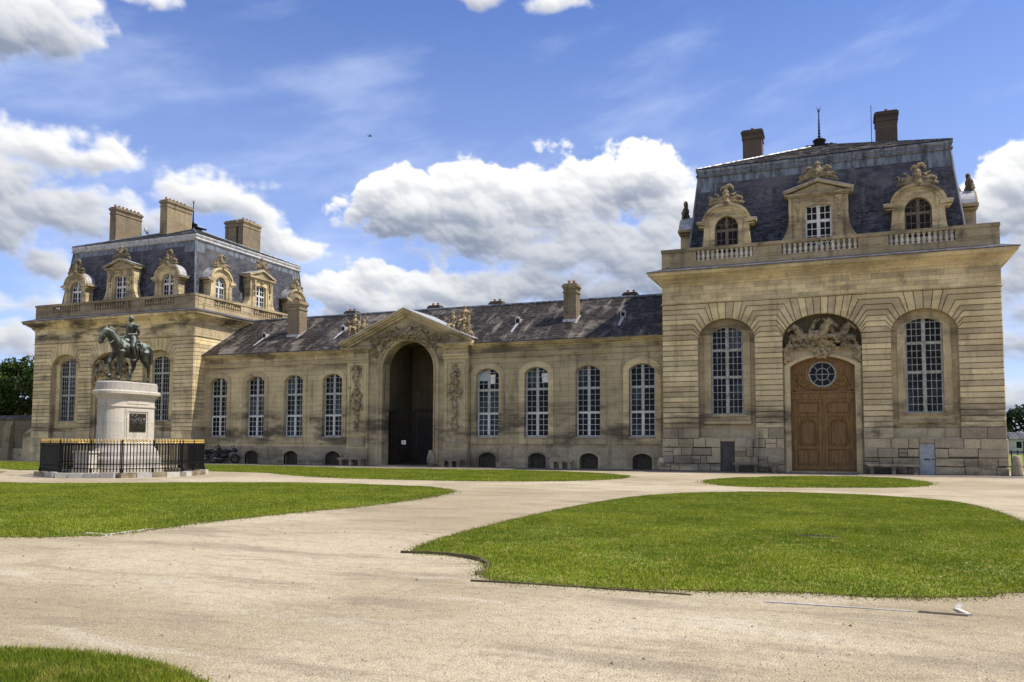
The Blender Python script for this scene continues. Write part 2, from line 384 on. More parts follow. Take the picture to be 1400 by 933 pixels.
def ground_mat():
    m, t, b = new_mat('pinkish_sand_gravel')
    pos = t.n('ShaderNodeNewGeometry', out=0)
    x, y, z = t.xyz(pos)
    n0 = t.noise(pos, .16, 4, .55); n1 = t.noise(t.vm('MULTIPLY', pos, (.45, 1.5, 1)), .8, 6, .65); n2 = t.noise(pos, 8, 6, .7); n3 = t.noise(pos, 70, 3, .75)
    vo = t.n('ShaderNodeTexVoronoi', {'Vector': pos, 'Scale': 55.0, 'Randomness': 1.0}, 0)
    vc = t.n('ShaderNodeTexVoronoi', {'Vector': pos, 'Scale': 55.0, 'Randomness': 1.0}, 1)
    cx, cy, cz = t.xyz(vc)
    col = t.mix(t.ramp(n0, .40, .60), (.475, .405, .285, 1), (.345, .285, .185, 1))
    col = t.mix(t.ramp(n1, .50, .68, 0, .7), col, (.23, .185, .135, 1))
    col = t.mix(t.ramp(n1, .28, .45, .35, 0), col, (.55, .50, .43, 1))
    col = t.mix(t.ramp(n2, .45, .72, 0, .55), col, (.24, .20, .145, 1))
    tk = t.noise(t.vm('MULTIPLY', t.vm('ADD', pos, t.scl(t.n('ShaderNodeTexNoise', {'Vector': pos, 'Scale': .35, 'Detail': 2.0}, 1), 1.6)), (.42, 1.5, 1)), 1.2, 7, .72, .8)
    col = t.mix(t.ramp(tk, .53, .68, 0, .5), col, (.225, .175, .12, 1)); col = t.mix(t.ramp(tk, .45, .33, 0, .4), col, (.56, .50, .405, 1))
    gr = t.ramp(cx, .0, 1.0, .84, 1.13, False)
    col = t.mix(1.0, col, t.comb(gr, gr, gr), 'MULTIPLY')
    col = t.mix(t.ramp(n3, .62, .76, 0, .3), col, (.16, .14, .12, 1))
    col = t.mix(t.ramp(n3, .38, .28, 0, .3), col, (.60, .55, .48, 1))
    h = t.math('ADD', t.math('MULTIPLY', n1, 1.2), t.math('MULTIPLY_ADD', n2, .5, t.math('MULTIPLY', vo, -.25)))
    setb(t, b, Base_Color=col, Roughness=.95, Normal=t.bump(t.math('ADD', h, t.math('MULTIPLY', tk, .8)), .8, .05))
    b.inputs['Specular IOR Level'].default_value = .15
    return m



def cobble_mat():
    m, t, b = new_mat('dark_cobbles')
    pos = t.n('ShaderNodeNewGeometry', out=0)
    v = t.n('ShaderNodeTexVoronoi', {'Vector': pos, 'Scale': 6.5, 'Randomness': .7}, 0, feature='DISTANCE_TO_EDGE')
    c = t.n('ShaderNodeTexVoronoi', {'Vector': pos, 'Scale': 6.5, 'Randomness': .7}, 1); cx, cy, cz = t.xyz(c)
    col = t.mix(cx, (.105, .085, .080, 1), (.20, .165, .145, 1)); col = t.mix(t.ramp(v, .0, .08, 1, 0), col, (.05, .045, .04, 1))
    col = t.mix(t.ramp(t.noise(pos, .5, 5), .5, .7, 0, .6), col, (.26, .22, .17, 1))
    setb(t, b, Base_Color=col, Roughness=.85, Normal=t.bump(v, .6, .03)); return m


M['cobble'] = cobble_mat()
M['ground'] = ground_mat()


def grass_mat(name, a, bcol, c, trans=True):
    m, t, b = new_mat(name)
    geo = t.t.nodes.new('ShaderNodeNewGeometry'); pos = geo.outputs[0]
    n = t.noise(pos, .5, 5, .6); n2 = t.noise(pos, 4.0, 4, .6); n3 = t.noise(pos, 60, 2, .6)
    col = t.mix(t.ramp(n, .33, .66), C4(a), C4(bcol))
    col = t.mix(t.ramp(n2, .46, .68, 0, .8), col, C4(c))
    col = t.mix(t.ramp(n3, .4, .7, 0, .5), col, C4(tuple(k * .55 for k in a)))
    setb(t, b, Base_Color=col, Roughness=.6)
    b.inputs['Specular IOR Level'].default_value = .25
    rp = geo.outputs['Random Per Island']
    if trans:
        k_ = t.math('MULTIPLY_ADD', rp, .9, .55); col = t.mix(1.0, col, t.comb(k_, k_, k_), 'MULTIPLY'); setb(t, b, Base_Color=col)
        tr = t.n('ShaderNodeBsdfTranslucent', {'Color': col})
        ms = t.n('ShaderNodeMixShader', {0: .35, 1: b.outputs[0], 2: tr})
        t.t.links.new(ms, t.t.nodes['Material Output'].inputs[0])
    return m


M['blade'] = grass_mat('lawn_grass_blades', (.25, .30, .022), (.13, .19, .010), (.38, .36, .07))
M['turf'] = grass_mat('turf_soil', (.19, .235, .012), (.11, .16, .009), (.27, .24, .05), False)
M['leaf'] = grass_mat('broadleaf_leaves', (.055, .095, .016), (.035, .07, .014), (.10, .13, .03))
M['leaf_far'] = grass_mat('far_dark_leaves', (.028, .05, .018), (.018, .036, .014), (.04, .06, .022))
M['ivy'] = grass_mat('dry_edge_grass', (.20, .22, .04), (.15, .19, .02), (.34, .29, .12))


# ------------------------------------------------------------------ mesh helpers
class MB:
    def __init__(s): s.v = []; s.f = []
    def add(s, vs, fs):
        o = len(s.v); s.v += [tuple(p) for p in vs]; s.f += [tuple(i + o for i in f) for f in fs]
    def box(s, x0, x1, y0, y1, z0, z1):
        s.add([(x0, y0, z0), (x1, y0, z0), (x1, y1, z0), (x0, y1, z0), (x0, y0, z1), (x1, y0, z1), (x1, y1, z1), (x0, y1, z1)],
              [(0, 3, 2, 1), (4, 5, 6, 7), (0, 1, 5, 4), (1, 2, 6, 5), (2, 3, 7, 6), (3, 0, 4, 7)])
    def prism(s, poly, fr, n0, n1):
        """polygon in a face frame, solid between depth n0 (back) and n1 (front)"""
        k = len(poly)
        s.add([fr(u, z, n0) for u, z in poly] + [fr(u, z, n1) for u, z in poly],
              [tuple(range(k)), tuple(range(2 * k - 1, k - 1, -1))] + [(i, k + i, k + (i + 1) % k, (i + 1) % k) for i in range(k)])
    def strip(s, A, B):
        k = len(A); s.add(A + B, [(i, i + 1, k + i + 1, k + i) for i in range(k - 1)])
    def lathe(s, c, prof, seg=12, a0=0, a1=2 * PI):
        full = abs(a1 - a0 - 2 * PI) < 1e-6; m = seg if full else seg + 1
        vs = []
        for r, z in prof:
            for i in range(m):
                a = a0 + (a1 - a0) * i / seg; vs.append((c[0] + r * math.cos(a), c[1] + r * math.sin(a), c[2] + z))
        fs = []
        for j in range(len(prof) - 1):
            for i in range(seg):
                i2 = (i + 1) % m; fs.append((j * m + i, j * m + i2, (j + 1) * m + i2, (j + 1) * m + i))
        if full: fs.append(tuple(range(m - 1, -1, -1))); fs.append(tuple((len(prof) - 1) * m + i for i in range(m)))
        s.add(vs, fs)
    def tube(s, pts, r, seg=6):
        pts = [Vector(p) for p in pts]; rs = r if isinstance(r, (list, tuple)) else [r] * len(pts)
        vs = []
        for i, p in enumerate(pts):
            d = (pts[min(i + 1, len(pts) - 1)] - pts[max(i - 1, 0)]).normalized()
            a = d.orthogonal().normalized() if abs(d.z) > .99 else d.cross(Vector((0, 0, 1))).normalized()
            b = d.cross(a)
            for k in range(seg):
                t = 2 * PI * k / seg; vs.append(p + (a * math.cos(t) + b * math.sin(t)) * rs[i])
        fs = [(j * seg + i, j * seg + (i + 1) % seg, (j + 1) * seg + (i + 1) % seg, (j + 1) * seg + i) for j in range(len(pts) - 1) for i in range(seg)]
        fs += [tuple(range(seg - 1, -1, -1)), tuple((len(pts) - 1) * seg + i for i in range(seg))]
        s.add(vs, fs)
    def ball(s, c, r, seg=8, rings=6, rot=None):
        r = r if isinstance(r, (tuple, list)) else (r, r, r); vs = []; c = Vector(c)
        for j in range(rings + 1):
            p = PI * j / rings
            for i in range(seg):
                a = 2 * PI * i / seg; q = Vector((r[0] * math.sin(p) * math.cos(a), r[1] * math.sin(p) * math.sin(a), r[2] * math.cos(p)))
                if rot is not None: q = rot @ q
                vs.append(c + q)
        s.add(vs, [(j * seg + i, (j + 1) * seg + i, (j + 1) * seg + (i + 1) % seg, j * seg + (i + 1) % seg) for j in range(rings) for i in range(seg)])
    def mesh(s, name, mat, smooth=False):
        me = bpy.data.meshes.new(name); me.from_pydata(s.v, [], s.f); me.update()
        bm = bmesh.new(); bm.from_mesh(me); bmesh.ops.remove_doubles(bm, verts=bm.verts, dist=1e-5)
        bmesh.ops.recalc_face_normals(bm, faces=bm.faces); bm.to_mesh(me); bm.free()
        if mat: me.materials.append(M[mat])
        if smooth: me.polygons.foreach_set('use_smooth', [True] * len(me.polygons))
        return me
    def build(s, name, mat, parent=None, smooth=False, loc=None, rot=None, **props):
        return put(name, s.mesh(name, mat, smooth), parent, loc, rot, **props)


def put(name, me, parent=None, loc=None, rot=None, scale=None, **props):
    o = bpy.data.objects.new(name, me); COL.objects.link(o)
    if parent is not None: o.parent = parent
    if loc is not None: o.location = loc
    if rot is not None: o.rotation_euler = rot
    if scale is not None: o.scale = scale
    for k, v in props.items(): o[k] = v
    return o


def thing(name, label, cat, loc=(0, 0, 0), rz=0, group=None, scale=None):
    o = put(name, None, None, loc, (0, 0, rz), scale, label=label, category=cat)
    if group: o['group'] = group
    return o


def tag(o, label, cat, group=None):
    o['label'] = label; o['category'] = cat
    if group: o['group'] = group
    return o


def copy_tree(o, parent=None):
    c = o.copy(); COL.objects.link(c); c.parent = parent
    for ch in o.children: copy_tree(ch, c)
    return c


def frame(O, U, Nn):
    O, U, Nn = Vector(O), Vector(U), Vector(Nn)
    return lambda u, z, n=0.0: tuple(O + U * u + Nn * n + Vector((0, 0, z)))


def inset(poly, d):
    k = len(poly); out = []
    ar = sum(poly[i][0] * poly[(i + 1) % k][1] - poly[(i + 1) % k][0] * poly[i][1] for i in range(k))
    sg = 1 if ar > 0 else -1
    for i in range(k):
        p0, p1, p2 = Vector(poly[i - 1]), Vector(poly[i]), Vector(poly[(i + 1) % k])
        a = (p1 - p0); b = (p2 - p1)
        if a.length < 1e-6 or b.length < 1e-6: out.append(tuple(p1)); continue
        a.normalize(); b.normalize()
        n1 = Vector((-a.y, a.x)) * sg; n2 = Vector((-b.y, b.x)) * sg
        m = n1 + n2
        if m.length < 1e-3: m = n1.copy()
        m.normalize(); out.append(tuple(p1 + m * (d / max(.45, m.dot(n1)))))
    return out


def stone_block(poly, fr, name, mat, parent, gap=.009, cham=.022, cd=.028, deep=.075, front=0.0):
    """one ashlar block: chamfered edges, joints recessed"""
    o = inset(poly, gap); i = inset(poly, gap + cham); k = len(poly); mb = MB()
    mb.add([fr(u, z, front - deep) for u, z in o] + [fr(u, z, front - cd) for u, z in o] + [fr(u, z, front) for u, z in i],
           [tuple(2 * k + j for j in range(k))] + [(j, (j + 1) % k, k + (j + 1) % k, k + j) for j in range(k)] +
           [(k + j, k + (j + 1) % k, 2 * k + (j + 1) % k, 2 * k + j) for j in range(k)])
    return mb.build(name, mat, parent)


def rect(u0, u1, z0, z1): return [(u0, z0), (u1, z0), (u1, z1), (u0, z1)]


def arc(cx, zs, a, b, n=16, t0=0.0, t1=PI):
    """points along an arch from right springing (t0) to left (t1)"""
    return [(cx + a * math.cos(t0 + (t1 - t0) * i / n), zs + b * math.sin(t0 + (t1 - t0) * i / n)) for i in range(n + 1)]


def opening(cx, half, z0, zs, rise, n=16):
    """closed contour of an arched opening: right foot, arch, left foot"""
    return [(cx + half, z0)] + arc(cx, zs, half, rise, n) + [(cx - half, z0)]


def segarc(cx, half, zs, rise, n=12):
    R = (half * half + rise * rise) / (2 * rise); zc = zs + rise - R; a = math.asin(half / R)
    return [(cx + R * math.sin(a - 2 * a * i / n), zc + R * math.cos(a - 2 * a * i / n)) for i in range(n + 1)]


def seg_opening(cx, half, z0, zs, rise, n=12):
    return [(cx + half, z0)] + segarc(cx, half, zs, rise, n) + [(cx - half, z0)]


def ring(mb, A, B, fr, na, nb):
    mb.strip([fr(u, z, na) for u, z in A], [fr(u, z, nb) for u, z in B])


def wall_sheet(mb, fr, n, u0, u1, z0, z1, holes):
    """flat wall with openings; a hole is (cu, half, zbottom, contour point list) sorted by u"""
    cur = u0
    for (cu, half, zb, cont) in holes:
        mb.add([fr(cur, z0, n), fr(cu - half, z0, n), fr(cu - half, z1, n), fr(cur, z1, n)], [(0, 1, 2, 3)])
        top = [p for p in cont[1:-1]]
        if zb > z0 + 1e-4: mb.add([fr(cu - half, z0, n), fr(cu + half, z0, n), fr(cu + half, zb, n), fr(cu - half, zb, n)], [(0, 1, 2, 3)])
        mb.strip([fr(u, z, n) for u, z in top], [fr(u, z1, n) for u, z in top])
        cur = cu + half
    mb.add([fr(cur, z0, n), fr(u1, z0, n), fr(u1, z1, n), fr(cur, z1, n)], [(0, 1, 2, 3)])


def perimeter(mb, hx, y0, y1, prof, sides='FRBL'):
    """profile [(n,z)...] swept with mitres round the rectangle x in +-hx, y in y0..y1 (n = outward)"""
    def corner(n): return [(-hx - n, y0 - n), (hx + n, y0 - n), (hx + n, y1 + n), (-hx - n, y1 + n)]
    loops = [[(c[0], c[1], z) for c in corner(n)] for n, z in prof]
    for i in range(len(prof) - 1):
        for s_, k in (('F', 0), ('R', 1), ('B', 2), ('L', 3)):
            if s_ in sides:
                a, b = loops[i], loops[i + 1]; k2 = (k + 1) % 4
                mb.add([a[k], a[k2], b[k2], b[k]], [(0, 1, 2, 3)])


def slates(fr3, us, zs, rowh, width, seed, keep=None, th=.012):
    """overlapping slates on a sloping quad: fr3(u, v, lift) -> point, u range depends on v in 0..1"""
    r = random.Random(seed); mb = MB(); v = 0.0; row = 0
    nrow = int(zs / rowh)
    for row in range(nrow):
        v0 = row / nrow; v1 = min(1.0, (row + 1.35) / nrow)
        ua, ub = us(v0 + .5 / nrow)
        off = (row % 2) * .5 * width
        u = ua - off
        while u < ub:
            w_ = width * r.uniform(.88, 1.1); a = max(u + .006, ua); b = min(u + w_ - .006, ub)
            if b - a > .03:
                l = th * r.uniform(.7, 1.9); dv = r.uniform(-.12, .10) / nrow
                p = [fr3(a, v0 + dv, l), fr3(b, v0 + dv + r.uniform(-.05, .05) / nrow, l), fr3(b, v1, .002), fr3(a, v1, .002), fr3(a, v0 + dv, -.004), fr3(b, v0 + dv, -.004)]
                mb.add(p, [(0, 1, 2, 3), (4, 5, 1, 0), (4, 0, 3), (1, 5, 2)])
            u += w_
    return mb


# --- sculpture: capsules and ellipsoids fused to one continuous surface
class Sculpt(MB):
    def cap(s, a, b, ra, rb, seg=10):
        a, b = Vector(a), Vector(b); d = b - a
        if d.length < 1e-5: return s.ball(a, ra)
        n = d.normalized(); s.tube([a - n * ra * .6, a, b, b + n * rb * .6], [ra * .72, ra, rb, rb * .72], seg)
    def chain(s, pts, rs, seg=10):
        for i in range(len(pts) - 1): s.cap(pts[i], pts[i + 1], rs[i], rs[i + 1], seg)
    def fuse(s, name, mat, voxel=.03, smooth=2, disp=0.0, tex=None):
        me = bpy.data.meshes.new(name); me.from_pydata(s.v, [], s.f); me.update()
        bm = bmesh.new(); bm.from_mesh(me); bmesh.ops.recalc_face_normals(bm, faces=bm.faces); bm.to_mesh(me); bm.free()
        o = bpy.data.objects.new(name, me); COL.objects.link(o)
        md = o.modifiers.new('r', 'REMESH'); md.mode = 'VOXEL'; md.voxel_size = voxel
        if smooth:
            sm = o.modifiers.new('s', 'SMOOTH'); sm.factor = .5; sm.iterations = smooth
        dg = bpy.context.evaluated_depsgraph_get(); ev = o.evaluated_get(dg)
        out = bpy.data.meshes.new_from_object(ev, depsgraph=dg); out.name = name
        bpy.data.objects.remove(o); bpy.data.meshes.remove(me)
        out.materials.clear(); out.materials.append(M[mat])
        out.polygons.foreach_set('use_smooth', [True] * len(out.polygons))
        return out

# ------------------------------------------------------------------ windows
def window(parent, fr, cx, half, z0, zs, rise, nn, cols, trans, rows, fmat, name='window', arch='seg', sub=True, stile=.055, munt=.022, meet=.085, glassmat=None, low=None):
    """two-leaf casement in an opening; outer frame is the part, glass panes and sill are its children"""
    cont = seg_opening(cx, half, z0, zs, rise) if arch == 'seg' else opening(cx, half, z0, zs, rise)
    fw_ = .045
    inn = seg_opening(cx, half - fw_, z0 + fw_, zs, rise - .03) if arch == 'seg' else opening(cx, half - fw_, z0 + fw_, zs, rise - fw_)
    def ztop(u):
        for a, b in zip(inn[1:-2], inn[2:-1]):
            lo, hi = min(a[0], b[0]), max(a[0], b[0])
            if lo <= u <= hi and hi - lo > 1e-9: return a[1] + (b[1] - a[1]) * (u - a[0]) / (b[0] - a[0])
        return zs
    f = MB()
    ring(f, cont, inn, fr, nn, nn); ring(f, cont, cont, fr, nn - .05, nn); ring(f, inn, inn, fr, nn - .06, nn)
    lowm = MB() if low else f; cur_ = [f]
    bx = lambda a, b, c, d, n0, n1: cur_[0].prism(rect(a, b, c, d), fr, n0, n1)
    bx(cx - half, cx + half, z0, z0 + fw_, nn - .06, nn + .004)
    zt = zs + rise - .02
    bx(cx - meet / 2, cx + meet / 2, z0 + fw_, ztop(cx), nn - .05, nn + .012)
    bounds = [z0 + fw_] + list(trans) + [None]
    for z in trans: bx(cx - half + fw_ * .5, cx + half - fw_ * .5, z - .042, z + .042, nn - .05, nn + .018)
    panes = []
    for sgn in (-1, 1):
        ua, ub = (cx - half + fw_, cx - meet / 2) if sgn < 0 else (cx + meet / 2, cx + half - fw_)
        for si in range(len(rows)):
            za = z0 + fw_ if si == 0 else trans[si - 1] + .042
            last = si == len(rows) - 1; cur_[0] = lowm if si == 0 else f
            zb = (zs + rise) if last else trans[si] - .042
            # stiles
            for k in range(2):
                e = ua if k == 0 else ub - stile
                bx(e, e + stile, za, min(zb, min(ztop(e + .001), ztop(e + stile - .001))), nn - .045, nn - .008)
            bx(ua + stile, ub - stile, za, za + stile * .8, nn - .045, nn - .008)
            if not last: bx(ua + stile, ub - stile, zb - stile * .8, zb, nn - .045, nn - .008)
            a, b = ua + stile, ub - stile
            for c in range(1, cols):
                u = a + (b - a) * c / cols
                bx(u - munt / 2, u + munt / 2, za + .03, min(zb, ztop(u)) - .005, nn - .04, nn - .012)
            zc = (zs + rise * .35) if last else zb
            for r_ in range(1, rows[si] + (1 if last else 0)):
                z = za + (zc - za) * r_ / rows[si]
                if z < zb - .03:
                    # clip to arch
                    e0, e1 = a, b
                    while e0 < e1 and ztop(e0) < z: e0 += .02
                    while e1 > e0 and ztop(e1) < z: e1 -= .02
                    if e1 - e0 > .05: bx(e0, e1, z - munt / 2, z + munt / 2, nn - .04, nn - .014)
            # pane of this light
            n = 6
            if last:
                poly = [(ua, za), (ub, za)] + [(ub + (ua - ub) * i / n, ztop(min(max(ub + (ua - ub) * i / n, ua + .002), ub - .002))) for i in range(n + 1)]
            else: poly = rect(ua, ub, za, zb)
            panes.append(poly)
    if low:
        lowm.prism(rect(cx - half + .02, cx + half - .02, z0 + .02, z0 + .07), fr, nn - .05, nn + .012); lowm.prism(rect(cx - meet / 2 - .006, cx + meet / 2 + .006, z0 + .07, trans[0] - .043), fr, nn - .05, nn + .02); lowm.prism(rect(cx - half + .03, cx + half - .03, trans[0] - .06, trans[0] + .03), fr, nn - .05, nn + .024)
        for e in (cx - half + .01, cx + half - .06): lowm.prism(rect(e, e + .05, z0 + .07, trans[0] - .06), fr, nn - .05, nn + .010)
    o = f.build(name, fmat, parent)
    if low: lowm.build('casement', low, o)
    if sub:
        for poly in panes:
            p = MB(); p.prism(poly, fr, nn - .034, nn - .028)
            p.build('pane', glassmat or 'glass', o)
    else:
        p = MB()
        for poly in panes: p.prism(poly, fr, nn - .034, nn - .028)
        p.build('pane', glassmat or 'glass', parent)
    return o


# ------------------------------------------------------------------ carved pieces (shared meshes, front = -y, base at z = 0)
def make_trophy():
    """crest over a round dormer: plumed helmet among scrolls and palm leaves"""
    s = Sculpt(); r = random.Random(3)
    s.ball((0, -.02, .55), (.24, .22, .30)); s.ball((0, -.16, .42), (.20, .12, .14)); s.cap((-.20, -.1, .36), (.2, -.1, .36), .05, .05)
    s.chain([(0, .0, .82), (.06, .02, 1.02), (.22, .02, 1.06), (.36, 0, .92), (.4, 0, .74)], [.10, .12, .11, .09, .05])
    s.chain([(0, .0, .84), (-.1, .02, .98), (-.24, .02, .94), (-.3, 0, .8)], [.08, .09, .08, .04])
    for sg in (-1, 1):
        s.chain([(sg * .18, 0, .14), (sg * .5, -.02, .30), (sg * .74, 0, .36), (sg * .9, 0, .24), (sg * .84, 0, .12)], [.12, .11, .09, .075, .05])
        s.chain([(sg * .22, 0, .28), (sg * .48, .02, .56), (sg * .66, .02, .66)], [.09, .08, .03])
        s.chain([(sg * .30, -.04, .1), (sg * .7, -.06, .08), (sg * 1.0, 0, .02)], [.12, .10, .06])
        for k in range(5):
            a = (sg * r.uniform(.25, .8), r.uniform(-.08, .04), r.uniform(.1, .4)); b = (a[0] + sg * r.uniform(.1, .3), a[1], a[2] + r.uniform(.02, .26))
            s.cap(a, b, .055, .02, 6)
        s.chain([(sg * .2, -.12, .34), (sg * .14, -.14, .5)], [.03, .03])
    s.cap((0, 0, .05), (0, 0, .3), .3, .22)
    for k in range(46):
        x = r.uniform(-.95, .95); z = r.uniform(.02, .75 - .5 * abs(x)); a = r.uniform(0, 6.28); l = r.uniform(.06, .16)
        s.cap((x, r.uniform(-.16, 0), z), (x + l * math.cos(a), r.uniform(-.18, 0), z + l * math.sin(a)), r.uniform(.03, .055), .015, 6)
    return s.fuse('crest', 'stone_crest', .024, 0)


def make_crown():
    """crest over the gabled dormer: shield with drapery, mask and pointed plume"""
    s = Sculpt(); r = random.Random(5)
    s.ball((0, -.05, .46), (.30, .16, .36)); s.ball((0, -.16, .44), (.17, .12, .2)); s.cap((0, 0, .8), (0, 0, 1.06), .16, .07); s.ball((0, -.02, .92), (.2, .14, .12))
    for sg in (-1, 1):
        s.chain([(sg * .28, 0, .62), (sg * .5, 0, .76), (sg * .66, -.03, .62), (sg * .56, -.05, .46)], [.1, .11, .1, .06])
        s.chain([(sg * .24, 0, .3), (sg * .62, 0, .34), (sg * .86, 0, .12), (sg * 1.05, 0, -.04)], [.14, .13, .11, .06])
        s.chain([(sg * .5, -.05, .2), (sg * .8, -.06, .36), (sg * .98, -.02, .28)], [.1, .08, .04])
        for k in range(6):
            a = (sg * r.uniform(.3, .7), r.uniform(-.08, .04), r.uniform(.1, .6)); b = (a[0] + sg * r.uniform(.1, .25), a[1], a[2] + r.uniform(-.1, .22))
            s.cap(a, b, .055, .02, 6)
    for k in range(46):
        x = r.uniform(-1.0, 1.0); z = r.uniform(-.02, .95 - .8 * abs(x)); a = r.uniform(0, 6.28); l = r.uniform(.06, .16)
        s.cap((x, r.uniform(-.16, 0), z), (x + l * math.cos(a), r.uniform(-.18, 0), z + l * math.sin(a)), r.uniform(.03, .055), .015, 6)
    return s.fuse('crest', 'stone_crest', .024, 0)


def horse_bust(s, o, sc, face, rear=0.0):
    """forequarters of a horse carved in the round; face -1/0/1 = looking left, front, right"""
    o = Vector(o); P = lambda x, y, z: o + Vector((x, y, z)) * sc
    if face == 0:
        s.ball(P(0, 0, .55), (.34 * sc, .3 * sc, .42 * sc)); s.chain([P(0, -.05, .75), P(0, -.12, 1.1), P(0, -.16, 1.3)], [.24 * sc, .17 * sc, .13 * sc])
        s.chain([P(0, -.16, 1.34), P(.02, -.32, 1.12), P(.03, -.38, .92)], [.13 * sc, .095 * sc, .07 * sc])
        for g in (-1, 1):
            s.cap(P(g * .07, -.12, 1.40), P(g * .09, -.1, 1.56), .04 * sc, .012 * sc, 6)
            s.chain([P(g * .22, -.1, .45), P(g * .34, -.4, .30), P(g * .28, -.38, .02)], [.13 * sc, .08 * sc, .05 * sc])
            s.chain([P(g * .1, .0, 1.35), P(g * .2, 0, 1.1), P(g * .26, .02, .8)], [.06 * sc, .07 * sc, .04 * sc])
    else:
        f = face
        s.ball(P(-f * .1, 0, .5), (.5 * sc, .26 * sc, .33 * sc)); s.chain([P(f * .18, 0, .62), P(f * .42, -.05, .98), P(f * .5, -.08, 1.2)], [.26 * sc, .17 * sc, .13 * sc])
        s.chain([P(f * .5, -.08, 1.24), P(f * .72, -.12, 1.08), P(f * .9, -.13, .94)], [.13 * sc, .10 * sc, .07 * sc])
        s.cap(P(f * .46, -.08, 1.32), P(f * .46, -.08, 1.47), .04 * sc, .012 * sc, 6)
        s.chain([P(f * .38, 0, 1.24), P(f * .2, .02, 1.05), P(f * .05, .02, .8)], [.06 * sc, .075 * sc, .05 * sc])
        s.chain([P(f * .3, -.12, .48), P(f * .72, -.18, .52), P(f * .86, -.18, .22), P(f * .98, -.18, .18)], [.13 * sc, .08 * sc, .055 * sc, .05 * sc])
        s.chain([P(f * .25, .05, .35), P(f * .6, -.05, .16), P(f * .75, -.05, -.04)], [.13 * sc, .08 * sc, .05 * sc])


def make_horses():
    """three horses springing out of the tympanum over clouds and waves"""
    s = Sculpt(); r = random.Random(11)
    horse_bust(s, (-.12, -.12, -.02), .96, 1); s.ball((0, -.05, .3), (.34, .26, .32)); horse_bust(s, (-.78, .05, -.04), .86, -1); horse_bust(s, (.80, .05, -.04), .86, 1)
    for k in range(26):
        x = r.uniform(-1.45, 1.45); s.ball((x, r.uniform(-.12, .1), r.uniform(-.05, .3) * (1 - abs(x) / 2)), (r.uniform(.1, .2), .13, r.uniform(.06, .13)))
    s.box(-1.65, 1.65, -.08, .12, -.10, .0)
    # shell and mask that drop over the keystone of the door arch
    s.ball((0, -.15, -.28), (.28, .14, .26)); s.chain([(-.34, -.1, -.1), (-.3, -.12, -.34), (-.14, -.14, -.52)], [.1, .09, .06]); s.chain([(.34, -.1, -.1), (.3, -.12, -.34), (.14, -.14, -.52)], [.1, .09, .06])
    for g in (-1, 1):
        s.chain([(g * 1.62, -.02, -.06), (g * 1.66, -.04, -.4), (g * 1.72, -.02, -.78)], [.16, .15, .06])
        for k in range(5): s.ball((g * r.uniform(1.45, 1.75), -.08, r.uniform(-.7, -.1)), r.uniform(.07, .11))
    for g in (-1, 1):
        for k in range(9): s.ball((g * r.uniform(.9, 1.55), r.uniform(.05, .2), r.uniform(.1, .62)), r.uniform(.12, .2), 8, 6)
        s.chain([(g * .5, .1, .7), (g * .3, .1, 1.15), (g * .1, .1, 1.3)], [.14, .12, .08])
    for k in range(90):
        x = r.uniform(-1.6, 1.6); z = r.uniform(-.1, .8 * (1 - abs(x) / 2.4)); a = r.uniform(0, 6.28); l = r.uniform(.08, .22)
        s.cap((x, r.uniform(-.25, -.05), z), (x + l * math.cos(a), r.uniform(-.28, -.05), z + l * math.sin(a) * .7), r.uniform(.03, .06), .018, 6)
    return s.fuse('horse_relief', 'stone_carved', .026, 0)


def make_drop(seed, h, w):
    """hanging trophy carved on a pilaster: ribbons, quivers, hunting horns, leaves"""
    s = Sculpt(); r = random.Random(seed)
    s.chain([(0, 0, h), (.02, -.02, h * .6), (0, 0, .1)], [.05, .06, .03], 6)
    z = h - .1
    while z > .25:
        k = (.55 + .45 * math.sin(z * 2.3 + seed)) * (1 if z > h * .25 else z / (h * .25))
        for j in range(5):
            x = r.uniform(-w, w) * k; a = (x, r.uniform(-.09, .0), z + r.uniform(-.12, .12)); ang = r.uniform(-2.6, .4) if x < 0 else r.uniform(-3.5, -.5)
            l = r.uniform(.14, .40); b = (a[0] + l * math.cos(ang), a[1] - .08, a[2] + l * math.sin(ang) * .9)
            s.cap(a, b, r.uniform(.045, .08), .02, 6)
        s.ball((r.uniform(-.12, .12), -.06, z), (r.uniform(.1, .2) * (k + .2), .10, r.uniform(.08, .15)))
        z -= .2
    for zz in (h * .82, h * .55):
        pts = [(w * .75 * math.cos(t), -.06, zz + w * .55 * math.sin(t)) for t in [PI * .1 * i for i in range(0, 16)]]
        s.chain(pts, [.045] * len(pts), 6)
    return s.fuse('trophy_relief', 'stone_carved', .030, 0)


def person_sculpt(s, o, sc, pose, fl=1):
    """a seated or standing carved figure; pose gives joints in metres before scale"""
    P = lambda p: Vector(o) + Vector((p[0] * fl, p[1], p[2])) * sc
    for pts, rs in pose: s.chain([P(p) for p in pts], [q * sc for q in rs], 8)


SEATED = [([(0, 0, .5), (0, -.02, .75), (0, -.02, 1.0)], [.17, .15, .17]), ([(0, -.02, 1.05), (0, -.03, 1.16)], [.07, .07]), ([(0, -.05, 1.28), (0, -.06, 1.33)], [.105, .10]),
          ([(-.1, -.05, .5), (-.16, -.45, .55), (-.14, -.42, .12), (-.14, -.56, .06)], [.13, .085, .06, .045]), ([(.1, -.05, .5), (.2, -.42, .42), (.3, -.36, .05), (.3, -.5, .02)], [.13, .085, .06, .045]),
          ([(-.2, -.02, 1.0), (-.42, -.08, .86), (-.5, -.3, 1.05)], [.075, .06, .045]), ([(.2, -.02, 1.0), (.36, -.06, .74), (.2, -.3, .66)], [.075, .06, .045])]


